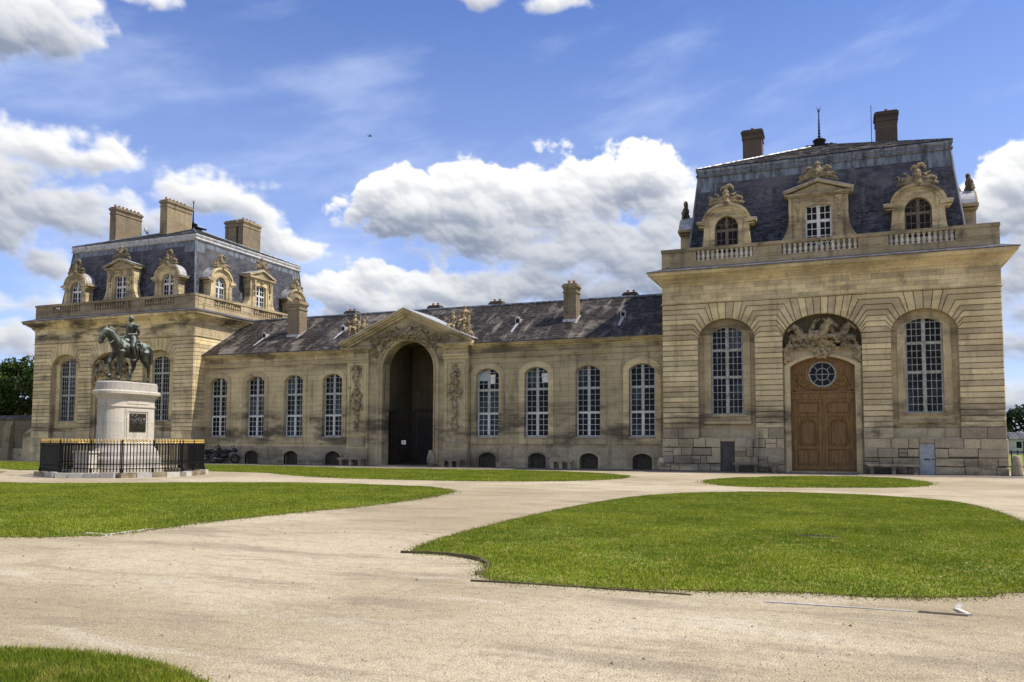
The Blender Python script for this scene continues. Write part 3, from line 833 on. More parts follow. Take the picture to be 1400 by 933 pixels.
def make_group(seed, fl):
    """reclining youths and war trophies crowning the side of the pediment"""
    s = Sculpt(); r = random.Random(seed)
    person_sculpt(s, (-.35 * fl, -.05, .1), 1.0, SEATED, fl); person_sculpt(s, (.42 * fl, .05, .42), 1.05, SEATED, -fl)
    for k in range(18):
        x = r.uniform(-.95, .95); s.ball((x, r.uniform(-.2, .15), r.uniform(0, .45) * (1 - abs(x) * .5)), (r.uniform(.12, .25), .18, r.uniform(.1, .2)))
    for k in range(5):
        x = r.uniform(-.6, .8) * fl; s.cap((x, .05, .6), (x + r.uniform(-.2, .35) * fl, .05, r.uniform(1.5, 2.1)), .035, .02, 6)
    s.ball((.45 * fl, .1, 1.0), (.34, .16, .5)); s.ball((-.3 * fl, .12, .6), (.34, .18, .45)); s.ball((.1 * fl, .1, .4), (.55, .2, .35))
    s.box(-.95, .95, -.25, .25, -.12, .06)
    for k in range(40):
        x = r.uniform(-.9, .9); z = r.uniform(.05, 1.3 * (1 - abs(x) * .6)); a = r.uniform(0, 6.28); l = r.uniform(.1, .25)
        s.cap((x, r.uniform(-.3, -.05), z), (x + l * math.cos(a), r.uniform(-.3, -.05), z + l * math.sin(a)), r.uniform(.03, .06), .02, 6)
    return s.fuse('carved_group', 'stone_carved', .030, 0)


ME_TROPHY, ME_CROWN, ME_HORSES = make_trophy(), make_crown(), make_horses()

# baluster
bal = MB(); bal.box(-.085, .085, -.085, .085, 0, .07); bal.box(-.08, .08, -.08, .08, .50, .57)
bal.lathe((0, 0, 0), [(.065, .07), (.05, .10), (.095, .20), (.10, .25), (.075, .34), (.045, .42), (.05, .46), (.075, .50)], 8)
ME_BAL_W, ME_BAL = bal.mesh('baluster', 'stone_white'), bal.mesh('baluster', 'stone_rail')
mb = MB(); mb.lathe((0, 0, 0), [(.13, 0), (.12, .06), (.10, .10), (.12, .40), (.14, .43), (.14, .46), (.09, .46), (.085, .2)], 10)
ME_POT = mb.mesh('chimney_pot', 'terracotta', True)


def chimney(parent, x0, x1, y0, y1, zb, zt, mat, pots, potscale=1.0, top=None):
    m = MB(); m.box(x0, x1, y0, y1, zb, zt - .35)
    o = m.build('chimney', mat, parent)
    c = MB(); c.box(x0 - .05, x1 + .05, y0 - .05, y1 + .05, zt - .62, zt - .52); c.box(x0 - .04, x1 + .04, y0 - .04, y1 + .04, zt - .35, zt - .24); c.box(x0 - .10, x1 + .10, y0 - .10, y1 + .10, zt - .24, zt - .10); c.box(x0 - .02, x1 + .02, y0 - .02, y1 + .02, zt - .10, zt)
    c.build('chimney_cap', top or mat, o)
    for (px, py, s) in pots: put('chimney_pot', ME_POT, o, (px, py, zt - .01), None, (s, s, s * potscale))
    return o


# ------------------------------------------------------------------ corner pavilion
HX = 8.38
WIN_T = [58, 44, 33, 23, 14, 7]
OPEN = [dict(c=-4.88, a=1.51, zs=7.19, b=1.2, foot=1.79, tops=[-.92, -.46, 0, .46, .92], arcs=[-.67, -.34, 0, .34, .67], t=WIN_T),
        dict(c=.03, a=1.95, zs=7.04, b=1.35, foot=0.0, tops=[-1.56, -1.17, -.78, -.39, 0, .39, .78, 1.17, 1.56], arcs=[-1.24, -.95, -.64, -.32, 0, .32, .64, .95, 1.24], t=[46, 37, 29, 22.5, 16.5, 11.5]),
        dict(c=4.90, a=1.51, zs=7.19, b=1.2, foot=1.79, tops=[-.92, -.46, 0, .46, .92], arcs=[-.67, -.34, 0, .34, .67], t=WIN_T)]
Z0C, Z1C, NC = 2.36, 9.31, 24
ZC = [Z0C + (Z1C - Z0C) * k / NC for k in range(NC + 1)]


def bpath(op, k, side):
    """joint line k beside an opening: arch point then elbow. side=+1: stone right of the opening"""
    z = ZC[k]; j = NC - 1 - k
    if k == NC: return [(op['c'] + side * op['arcs'][-1], arch_z(op, op['arcs'][-1])), (op['c'] + side * op['tops'][-1], z)]
    if 0 <= j < len(op['t']):
        t = math.radians(op['t'][j]); A = (op['a'] * math.cos(t), op['zs'] + op['b'] * math.sin(t))
        if A[1] < z - .01:
            e_ = math.radians(43 + op['t'][j] * .45); d = Vector((math.cos(e_), math.sin(e_))); L = (z - A[1]) / d.y
            return [(op['c'] + side * A[0], A[1]), (op['c'] + side * (A[0] + d.x * L), z)]
    if z <= op['zs']: return [(op['c'] + side * op['a'], z)]
    zz = min(z, op['zs'] + op['b'] * .98); x = op['a'] * math.sqrt(max(0, 1 - ((zz - op['zs']) / op['b']) ** 2))
    return [(op['c'] + side * x, zz)]


def arch_z(op, dx): return op['zs'] + op['b'] * math.sqrt(max(0, 1 - (dx / op['a']) ** 2))


def on_arch_mid(op, p, q, side):
    dx = (p[0] + q[0]) / 2 - op['c']
    if min(p[1], q[1]) < op['zs'] - 1e-6: return []
    t = (math.atan2((p[1] - op['zs']) / op['b'], abs(p[0] - op['c']) / op['a']) + math.atan2((q[1] - op['zs']) / op['b'], abs(q[0] - op['c']) / op['a'])) / 2
    return [(op['c'] + side * op['a'] * math.cos(t), op['zs'] + op['b'] * math.sin(t))]


def rusticated_front(root, fr, mat):
    wl = MB()
    holes = []
    for op in OPEN: holes.append((op['c'], op['a'], op['foot'], opening(op['c'], op['a'], op['foot'], op['zs'], op['b'], 20)))
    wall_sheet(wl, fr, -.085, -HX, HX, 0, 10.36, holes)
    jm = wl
    jm.build('wall', 'stone_dark', root)  # seen only in the grooves: joint soot, with groove shade in the colour
    for op in OPEN:
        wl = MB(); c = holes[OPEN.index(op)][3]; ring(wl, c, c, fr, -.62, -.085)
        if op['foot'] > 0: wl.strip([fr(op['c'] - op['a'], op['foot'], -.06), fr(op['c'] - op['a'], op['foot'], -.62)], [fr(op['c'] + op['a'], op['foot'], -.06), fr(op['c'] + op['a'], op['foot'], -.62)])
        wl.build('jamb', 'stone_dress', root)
    ends = [None] + OPEN + [None]
    for p in range(4):
        L, R = ends[p], ends[p + 1]
        for k in range(NC):
            def row(kk):
                a = [(-HX, ZC[kk])] if L is None else bpath(L, kk, 1)
                b = [(HX, ZC[kk])] if R is None else bpath(R, kk, -1)
                return a, b
            a0, b0 = row(k); a1, b1 = row(k + 1)
            ml = on_arch_mid(L, a1[0], a0[0], 1) if L else []
            mr = on_arch_mid(R, b0[0], b1[0], -1) if R else []
            poly = a0 + b0[::-1] + mr + b1 + a1[::-1] + ml
            # long courses are two or three blocks with a tight joint
            stone_block(poly, fr, 'stone', mat, root, .013, .024, .034, .10)
    for op in OPEN:
        n = len(op['tops']) - 1
        for i in range(n):
            x0, x1 = op['tops'][i], op['tops'][i + 1]; y0, y1 = op['arcs'][i], op['arcs'][i + 1]; ym = (y0 + y1) / 2
            poly = [(op['c'] + y0, arch_z(op, y0)), (op['c'] + ym, arch_z(op, ym)), (op['c'] + y1, arch_z(op, y1)), (op['c'] + x1, Z1C), (op['c'] + x0, Z1C)]
            stone_block(poly, fr, 'stone', mat, root, .012, .022, .034, .10)


def plinth(root, fr, doors, rough, seed, mat, u0=-HX - .05, u1=HX + .05, half_open=1.95):
    """blocks of the base: courses 0 to 1.79 and the band 1.79 to 2.36; doors = [(u0,u1,ztop)]"""
    r = random.Random(seed)
    rows = [0, .42, .84, 1.30, 1.79] if rough else [0, .6, 1.2, 1.79]
    base_holes = [(OPEN[1]['c'] - OPEN[1]['a'], OPEN[1]['c'] + OPEN[1]['a'], 9)] + doors
    for i in range(len(rows) - 1):
        za, zb = rows[i], rows[i + 1]
        hs = sorted([(a, b) for a, b, t in base_holes if t > za + .12])
        segs = []; cur = u0
        for a, b in hs: segs.append((cur, a)); cur = b
        segs.append((cur, u1))
        for a, b in segs:
            u = a
            while u < b - .02:
                w_ = r.uniform(.55, 1.35); e = u + w_
                if b - e < .4: e = b
                j = .035 if rough else .0
                zz0 = za + (r.uniform(-j, j) if i else 0); zz1 = zb + (r.uniform(-j, j) if i < len(rows) - 2 else 0)
                poly = [(u, zz0), (e, zz0 + r.uniform(-j, j) * .5), (e, zz1), (u, zz1 + r.uniform(-j, j) * .5)]
                if rough and r.random() < .14 and e - u > .7:
                    um = u + (e - u) * r.uniform(.35, .65); zm = (zz0 + zz1) / 2
                    for pp in (rect(u, um, zz0, zm), rect(u, um, zm, zz1), rect(um, e, zz0, zz1)): stone_block(pp, fr, 'stone', mat, root, .010, .03, .03, .09, .05 + r.uniform(-.02, .02))
                else: stone_block(poly, fr, 'stone', mat, root, .010 if rough else .005, .03 if rough else .012, .03, .09, .05 + (r.uniform(-.025, .02) if rough else 0))
                u = e
        for a, b, t in base_holes[1:]:
            if za < t < zb: # lintel course over the small door
                if zb - t > .1: stone_block(rect(a, b, t, zb), fr, 'stone', mat, root, .008, .02, .02, .09, .045)
    ends = [(-HX, OPEN[0]['c'] - OPEN[0]['a']), (OPEN[0]['c'] + OPEN[0]['a'], OPEN[1]['c'] - OPEN[1]['a']), (OPEN[1]['c'] + OPEN[1]['a'], OPEN[2]['c'] - OPEN[2]['a']), (OPEN[2]['c'] + OPEN[2]['a'], HX)]
    for a, b in ends:
        n = max(2, int((b - a) / .9)); cuts = [a] + [a + (b - a) * (i + r.uniform(-.2, .2)) / n for i in range(1, n)] + [b]
        for c0, c1 in zip(cuts, cuts[1:]): stone_block(rect(c0, c1, 1.79, 2.36), fr, 'stone', mat, root, .007, .018, .02, .075, .02)


def frieze(root, fr, mat, seed, u0=-HX, u1=HX):
    r = random.Random(seed); zs = [9.37, 9.57, 9.80, 10.05, 10.34]
    for za, zb in zip(zs, zs[1:]):
        u = u0
        while u < u1 - .02:
            e = u + r.uniform(.55, 1.15)
            if u1 - e < .35: e = u1
            stone_block(rect(u, e, za, zb), fr, 'stone', mat, root, .003, .006, .006, .05, -.01 + r.uniform(0, .006)); u = e


def dormer(root, T, kind, wmat, clad='slate'):
    """stone dormer; T maps local (x across, y inwards, z up) to the pavilion. All of it is one part with sub-parts"""
    fr = lambda u, z, n=0.0: tuple(T @ Vector((u, -n, z)))
    P = lambda x, y, z: tuple(T @ Vector((x, y, z)))
    zb = 11.45
    if kind == 'round':
        half, zs, rise, wh = .67, 13.66, .67, 1.28
        cont = opening(0, half, 12.25, zs, rise, 14)
        outer = [(wh, 12.25)] + arc(0, 13.9, wh, 1.06, 14) + [(-wh, 12.25)]
        m = MB(); ring(m, outer, cont, fr, 0, 0); ring(m, cont, cont, fr, 0, -.32)
        # sides back into the roof, base below the sill
        ring(m, outer, outer, fr, 0, -1.15)
        m.prism(rect(-wh, wh, zb, 12.25), fr, -1.0, 0)
        o = m.build('dormer', 'stone_dress', root)
        # raised hood moulding
        h = MB(); oa = arc(0, 13.95, 1.40, 1.12, 18); ia = arc(0, 13.9, 1.10, .86, 18); ma = arc(0, 13.92, 1.25, .99, 18)
        ring(h, oa, ma, fr, .16, .16); ring(h, ma, ma, fr, .16, .09); ring(h, ma, ia, fr, .09, .05); ring(h, oa, oa, fr, -1.1, .16); ring(h, ia, ia, fr, .05, -.02)
        for g in (-1, 1):
            h.prism([(g * 1.05, 13.84), (g * 1.68, 13.92), (g * 1.70, 14.06), (g * 1.05, 14.06)][::g], fr, -.7, .17)
            h.prism([(g * 1.05, 13.74), (g * 1.50, 13.76), (g * 1.62, 13.84), (g * 1.05, 13.84)][::g], fr, -.6, .10)
            # pilaster foot curving out
            prof = [(1.27, 13.74), (1.30, 13.2), (1.36, 12.75), (1.48, 12.4), (1.52, 12.2), (1.52, zb)]
            h.prism(([(g * .98, 13.74)] + [(g * a, b) for a, b in prof] + [(g * .98, zb)])[::g], fr, -.7, .07)
        h.build('hood', 'stone_dress', o)
        c = MB(); ring(c, arc(0, 13.97, 1.44, 1.15, 18), arc(0, 13.97, 1.44, 1.15, 18), fr, .05, -1.3)
        for g in (-1, 1): c.prism([(g * 1.4, 14.06), (g * 1.72, 14.06), (g * 1.72, 14.10), (g * 1.4, 14.12)][::g], fr, -.9, .12)
        c.build('lead_cover', 'zinc_light', o)
        window(o, fr, 0, half, 12.0, zs, rise, -.22, 2, [13.55], [3, 1], wmat, 'casement', 'arc', False, .05, .03, .08)
        # radiating bars of the fanlight
        b = MB()
        for a in (35, 65, 90, 115, 145): b.tube([P(0, .21, 13.62), P(.55 * math.cos(math.radians(a)), .21, 13.66 + .55 * math.sin(math.radians(a)))], .018, 4)
        b.build('fanlight_bars', wmat, o)
        put('crest', ME_TROPHY, o).matrix_local = T @ Matrix.Translation((0, .05, 15.02))
    else:
        half, zs, rise, wh = .70, 14.38, .12, 1.42
        cont = seg_opening(0, half, 12.25, zs, rise)
        m = MB()
        wall_sheet(m, fr, 0, -wh, wh, 12.25, 15.0, [(0, half, 12.25, cont)]); ring(m, cont, cont, fr, 0, -.32)
        m.prism(rect(-wh, wh, zb, 12.25), fr, -1.0, 0)
        for g in (-1, 1): m.strip([P(g * wh, 0, zb), P(g * wh, 0, 15.0)], [P(g * wh, 1.2, zb), P(g * wh, 1.2, 15.0)])
        o = m.build('dormer', 'stone_dress', root)
        for g in (-1, 1):
            s = MB()
            prof = [(1.50, 15.0), (1.52, 14.4), (1.50, 13.9), (1.55, 13.4), (1.70, 12.95), (1.92, 12.62), (2.02, 12.4), (2.02, zb)]
            s.prism(([(g * 1.42, 15.0)] + [(g * a, b) for a, b in prof] + [(g * 1.42, zb)])[::g], fr, -.5, .03)
            prof2 = [(1.56, 14.9), (1.58, 14.4), (1.56, 13.9), (1.61, 13.4), (1.76, 12.98), (1.98, 12.65), (2.08, 12.42), (2.08, zb)]
            ring(s, [(g * a, b) for a, b in prof], [(g * a, b) for a, b in prof2], fr, .03, .03); ring(s, [(g * a, b) for a, b in prof2], [(g * a, b) for a, b in prof2], fr, .03, -.55)
            s.prism(rect(min(g * .86, g * 1.30), max(g * .86, g * 1.30), 12.25, 14.9), fr, 0, .07)
            s.build('scroll', 'stone_dress', o)
        for g in (-1, 1):
            k = MB()
            k.prism([(g * .92, 14.85), (g * 1.24, 14.85), (g * 1.20, 14.25), (g * 1.08, 13.98), (g * .98, 14.25)][::g], fr, .05, .20)
            k.ball(P(g * 1.08, -.12, 13.80), .09, 6, 4); k.ball(P(g * 1.08, -.1, 13.62), .06, 6, 4); k.build('console', 'stone_carved', o)
        k = MB(); k.ball(P(0, -.04, 14.72), (.2, .1, .13), 8, 5); k.ball(P(-.2, -.02, 14.70), .07, 6, 4); k.ball(P(.2, -.02, 14.70), .07, 6, 4)
        k.build('keystone_carving', 'stone_carved', o)
        p = MB()
        p.prism(rect(-1.78, 1.78, 15.0, 15.12), fr, -.6, .20); p.prism(rect(-1.62, 1.62, 14.92, 15.0), fr, -.5, .10)
        p.prism([(-1.55, 15.12), (1.55, 15.12), (0, 15.66)], fr, -.5, .05)
        for g in (-1, 1): p.prism([(g * 1.80, 15.12), (0, 15.70), (0, 15.84), (g * 1.86, 15.26)][::-g], fr, -.9, .22)
        p.build('pediment', 'stone_dress', o)
        c = MB()
        for g in (-1, 1): c.prism([(g * 1.88, 15.265), (0, 15.85), (0, 15.88), (g * 1.9, 15.295)][::-g], fr, -1.3, .2)
        c.build('lead_cover', 'zinc_light', o)
        window(o, fr, 0, half, 12.0, zs, rise, -.22, 2, [13.62], [4, 2], wmat, 'casement', 'seg', False, .05, .035, .09)
        put('crest', ME_CROWN, o).matrix_local = T @ Matrix.Translation((0, .02, 15.78))
    return o


def balustrade(root, T, hu, sections, counts, me_bal, corner=True):
    fr = lambda u, z, n=0.0: tuple(T @ Vector((u, -n, z)))
    m = MB(); e = 0.0
    m.prism(rect(-hu, hu, 11.30, 11.70), fr, -.34, 0); m.prism(rect(-hu, hu, 11.70, 11.735), fr, -.30, .02)
    m.prism(rect(-hu - .03, hu + .03, 12.30, 12.48), fr, -.37, .05)
    cur = -hu
    for a, b in sections + [(hu, None)]:
        m.prism(rect(cur, a, 11.735, 12.30), fr, -.33, -.005)
        if a - cur > .7: m.prism(rect(cur + .22, a - .22, 11.84, 12.20), fr, -.1, .018)
        cur = b
    o = m.build('balustrade', 'stone_rail', root)
    for (a, b), n in zip(sections, counts):
        for i in range(n):
            u = a + (b - a) * (i + .5) / n
            put('baluster', me_bal, o).matrix_local = T @ Matrix.Translation((u, .16, 11.734))
    return o


def face_T(side):
    """local matrix of a pavilion side: x along the face, y inwards"""
    if side == 'F': return Matrix.Identity(4)
    if side == 'R': return Matrix(((0, -1, 0, HX), (1, 0, 0, HX), (0, 0, 1, 0), (0, 0, 0, 1)))
    if side == 'L': return Matrix(((0, 1, 0, -HX), (-1, 0, 0, HX), (0, 0, 1, 0), (0, 0, 0, 1)))


def pavilion(loc, label, scale, lead, wmats, bal_me, winmat, left):
    root = thing('pavilion', label, 'building', loc, 0, None, scale)
    fr = frame((0, 0, 0), (1, 0, 0), (0, -1, 0))
    rusticated_front(root, fr, 'stone_left' if left else 'stone')
    doors = [] if left else [(-5.24, -4.50, 1.62), (4.53, 5.23, 1.56)]
    cells = [(-5.25, -4.55, 1.35), (4.55, 5.25, 1.35)] if left else []
    plinth(root, fr, doors + cells, not left, 4 if left else 9, 'stone_low' if not left else 'stone')
    frieze(root, fr, 'stone_left' if left else 'stone', 21 if left else 22)
    # side walls with banded courses
    for sd_ in 'RL':
        T = face_T(sd_); f2 = (lambda T: lambda u, z, n=0.0: tuple(T @ Vector((u, -n, z))))(T)
        w_ = MB(); w_.add([f2(-HX + .0, 0, -.06), f2(HX, 0, -.06), f2(HX, 10.36, -.06), f2(-HX, 10.36, -.06)], [(0, 1, 2, 3)])
        w_.build('wall', 'stone_wall', root)
        e0, e1 = (-HX + .078, HX) if sd_ == 'R' else (-HX, HX - .078)
        for k in range(NC): stone_block(rect(e0, e1, ZC[k], ZC[k + 1]), f2, 'stone', 'stone', root)
        stone_block(rect(e0, e1, 0.0, 1.79), f2, 'stone', 'stone_low', root, .006, .015, .02, .1, .045); stone_block(rect(e0, e1, 1.79, 2.36), f2, 'stone', 'stone_low', root, .006, .015, .02, .09, .02)
        stone_block(rect(e0, e1, 9.37, 10.34), f2, 'stone', 'stone_wall', root, .004, .01, .01, .05, -.008)
    # back wall
    b = MB(); b.add([(-HX, 2 * HX, 0), (HX, 2 * HX, 0), (HX, 2 * HX, 10.4), (-HX, 2 * HX, 10.4)], [(0, 1, 2, 3)]); b.build('wall', 'stone_wall', root)
    # string course and cornice
    m = MB(); perimeter(m, HX, 0, 2 * HX, [(-.05, 9.31), (.05, 9.315), (.075, 9.335), (.03, 9.37), (-.05, 9.375)]); m.build('string_course', 'stone_dress', root)
    m = MB(); perimeter(m, HX, 0, 2 * HX, [(-.06, 10.34), (.02, 10.342), (.03, 10.40), (.07, 10.46), (.16, 10.53), (.17, 10.60), (.30, 10.70), (.44, 10.78), (.45, 10.83), (.60, 10.88), (.66, 10.93), (.67, 11.04), (.72, 11.06), (.72, 11.09)])
    m.build('cornice', 'stone_left' if left else 'stone', root)
    m = MB(); perimeter(m, HX, 0, 2 * HX, [(.735, 11.075), (.74, 11.12), (-.02, 11.40), (-.6, 11.40)]); m.build('drip_roof', 'drip', root)
    # window recesses
    for i, op in enumerate(OPEN):
        oc = opening(op['c'], op['a'], op['foot'], op['zs'], op['b'], 12)
        if i != 1:
            wc = seg_opening(op['c'], .86, 3.10, 7.62, .36); z0w = 3.10
            m = MB(); big = oc; sm_ = [(op['c'] + .86, 3.10)] + segarc(op['c'], .86, 7.62, .36, 12) + [(op['c'] - .86, 3.10)]
            ring(m, [(op['c'] + op['a'], 3.10)] + oc[1:-1] + [(op['c'] - op['a'], 3.10)], sm_, fr, -.40, -.40)
            m.prism(rect(op['c'] - op['a'], op['c'] + op['a'], op['foot'], 3.10), fr, -.6, -.40)
            ring(m, sm_, sm_, fr, -.40, -.66)
            rec = m.build('window_recess', 'stone_wall', root)
            s = MB(); A = [(op['c'] + 1.24, 2.66)] + segarc(op['c'], 1.24, 7.50, .42, 12) + [(op['c'] - 1.24, 2.66)]; B = [(op['c'] + .87, 3.10)] + segarc(op['c'], .87, 7.625, .365, 12) + [(op['c'] - .87, 3.10)]
            ring(s, A, B, fr, -.34, -.34); ring(s, A, A, fr, -.40, -.34); ring(s, B, B, fr, -.34, -.42); s.prism(rect(op['c'] - 1.24, op['c'] + 1.24, 2.66, 3.02), fr, -.41, -.341)
            s.build('surround', 'stone_dress', rec)
            s = MB(); s.prism([(op['c'] - 1.24, 2.60), (op['c'] + 1.24, 2.60), (op['c'] + 1.3, 2.74), (op['c'] - 1.3, 2.74)], fr, -.41, -.24); s.prism(rect(op['c'] - 1.0, op['c'] + 1.0, 3.0, 3.10), fr, -.6, -.27)
            s.build('sill', 'stone_dress', rec)
            s = MB(); s.prism(rect(op['c'] - op['a'] + .02, op['c'] + op['a'] - .02, 1.83, 2.32), fr, -.41, -.30); s.prism(rect(op['c'] - op['a'], op['c'] + op['a'], 1.72, 1.84), fr, -.5, -.02)
            s.build('apron', 'stone_low', rec)
            window(root, fr, op['c'], .86, 3.10, 7.62, .36, -.50, 3, [5.18, 6.68], [5, 4, 3], winmat, stile=.042, munt=.027, meet=.10)
        else:
            door_bay(root, fr, op, left)
    # upper zone: mansard
    y0 = 1.2; a0, a1 = HX - 1.2, HX - 1.85; zb_, zt_ = 11.35, 17.0
    cy = HX
    def ring_pts(h, z): return [(-h, cy - h, z), (h, cy - h, z), (h, cy + h, z), (-h, cy + h, z)]
    core = MB()
    lo, hi = ring_pts(a0, zb_), ring_pts(a1, zt_ + .3)
    for k in range(4): core.add([lo[k], lo[(k + 1) % 4], hi[(k + 1) % 4], hi[k]], [(0, 1, 2, 3)])
    apex_h = 19.9 if left else 20.15; t0 = a1 + .12
    tp = ring_pts(t0, zt_ + .52); ap = [(-.5, cy - .5, apex_h), (.5, cy - .5, apex_h), (.5, cy + .5, apex_h), (-.5, cy + .5, apex_h)]
    for k in range(4): core.add([tp[k], tp[(k + 1) % 4], ap[(k + 1) % 4], ap[k]], [(0, 1, 2, 3)])
    core.add(ap, [(0, 1, 2, 3)])
    rf = core.build('roof', 'drip', root)
    for sd_ in ('F', 'R', 'L'):
        T = face_T(sd_)
        h_ = zt_ - zb_
        nrm = Vector((0, -h_, 0.65)).normalized()
        def f3(u, v, l, T=T):
            p = Vector((u, 1.2 + .65 * v, zb_ + h_ * v)) + nrm * l; return tuple(T @ p)
        sl = slates(f3, lambda v: (-(a0 - .65 * v) + .02, (a0 - .65 * v) - .02), h_, .135, .20, ord(sd_), th=.016)
        sl.build('roof_slates', 'slate' if (sd_ == 'F' or not left) else 'slate_side', rf, kind='stuff')  # paler slate on the left pavilion's sides paints in the sun they catch
        # upper slope
        sv = apex_h - (zt_ + .52)
        def f4(u, v, l, T=T):
            p = Vector((u, HX - t0 + (t0 - .5) * v, zt_ + .53 + sv * v)) + Vector((0, -.35, .93)) * l; return tuple(T @ p)
        if sd_ != 'L': slates(f4, lambda v: (-(t0 - (t0 - .5) * v), (t0 - (t0 - .5) * v)), t0, .22, .34, 5, th=.014).build('roof_slates', 'slate_wing' if not left else 'slate_side', rf, kind='stuff')
    # zinc apron, gutter roll, hips
    def zi(z): return HX - 1.2 - .65 * (z - zb_) / h_
    z = MB()
    for sd_ in ('F', 'R', 'L'):
        T = face_T(sd_); f = lambda u, zz, n: tuple(T @ Vector((u, -n, zz)))
        off = lambda zz: -(1.2 + .65 * (zz - zb_) / h_) + .035
        def quad(ua, ub, za, zb2):
            z.add([f(ua, za, off(za)), f(ub, za, off(za)), f(ub, zb2, off(zb2)), f(ua, zb2, off(zb2))], [(0, 1, 2, 3)])
            z.add([f(ua, za, off(za)), f(ub, za, off(za)), f(ub, za, off(za) - .06), f(ua, za, off(za) - .06)], [(0, 1, 2, 3)])
        quad(-zi(16.9) - .03, zi(16.9) + .03, 16.58, 17.05)
        for g in (-1, 1):
            e = zi(16.3) + .03; quad(min(g * e, g * (e - 1.15)), max(g * e, g * (e - 1.15)), 16.10, 16.59)
            z.tube([f(g * zi(zb_), zb_, off(zb_)), f(g * zi(17.), 17., off(17.))], .05, 6)
    z.build('zinc_flashing', 'zinc', rf)
    z = MB(); perimeter(z, a1, cy - a1, cy + a1, [(0, 16.98), (.10, 17.02), (.16, 17.10), (.10, 17.17), (.08, 17.26), (.13, 17.32), (.15, 17.42), (.10, 17.50), (.0, 17.54), (-.3, 17.55)])
    z.build('roof_gutter', 'zinc_light' if left else 'zinc', rf)
    z = MB()
    for k in range(4): z.tube([tp[k], ap[k]], .07, 6)
    z.build('roof_hip', 'zinc', rf)
    # finial
    fz = MB(); fz.box(-.55, .55, cy - .55, cy + .55, apex_h - .1, apex_h + .12); fz.lathe((0, cy, apex_h + .1), [(.42, 0), (.30, .12), (.36, .3), (.42, .42), (.3, .5), (.12, .6)], 10)
    fz.tube([(0, cy, apex_h + .6), (0, cy, apex_h + 2.6)], [.07, .025], 6)
    for i in range(6): fz.ball((0, cy, apex_h + .8 + i * .2), (.10 - .008 * i, .10 - .008 * i, .05), 8, 4)
    for g in (-1, 1): fz.tube([(0, cy, apex_h + 2.3), (g * .07, cy, apex_h + 2.5), (g * .14, cy, apex_h + 2.75)], [.02, .02, .008], 4)
    for g in (-1, 1):
        for dy in (0,):
            for i in range(5): fz.ball((g * (.7 + .22 * i), cy - .2, apex_h + .12 - .06 * i), (.16, .12, .13 - .012 * i), 7, 5)
    fz.build('roof_finial', 'iron', rf)
    # dormers
    inw = .75
    for sd_ in ('F', 'R', 'L'):
        if left and sd_ == 'L': continue
        T = face_T(sd_) @ Matrix.Translation((0, inw, 0))
        for u, kind in ((-4.86, 'round'), (.0, 'gable'), (4.86, 'round')):
            wm = wmats[0] if kind == 'round' else wmats[1]
            dormer(root, T @ Matrix.Translation((u, 0, 0)) @ Matrix.Diagonal((.91 if left else .965, 1, 1, 1)), kind, wm)
    hu = HX
    for sd_ in ('F', 'R', 'L'):
        secs = [(-6.46, -3.34), (-1.88, 1.94), (3.38, 6.44)]
        balustrade(root, face_T(sd_) if sd_ == 'F' else face_T(sd_) @ Matrix.Translation((0, .002, 0)), hu if sd_ == 'F' else hu - .37, secs, (12, 14, 12), bal_me)
    return root


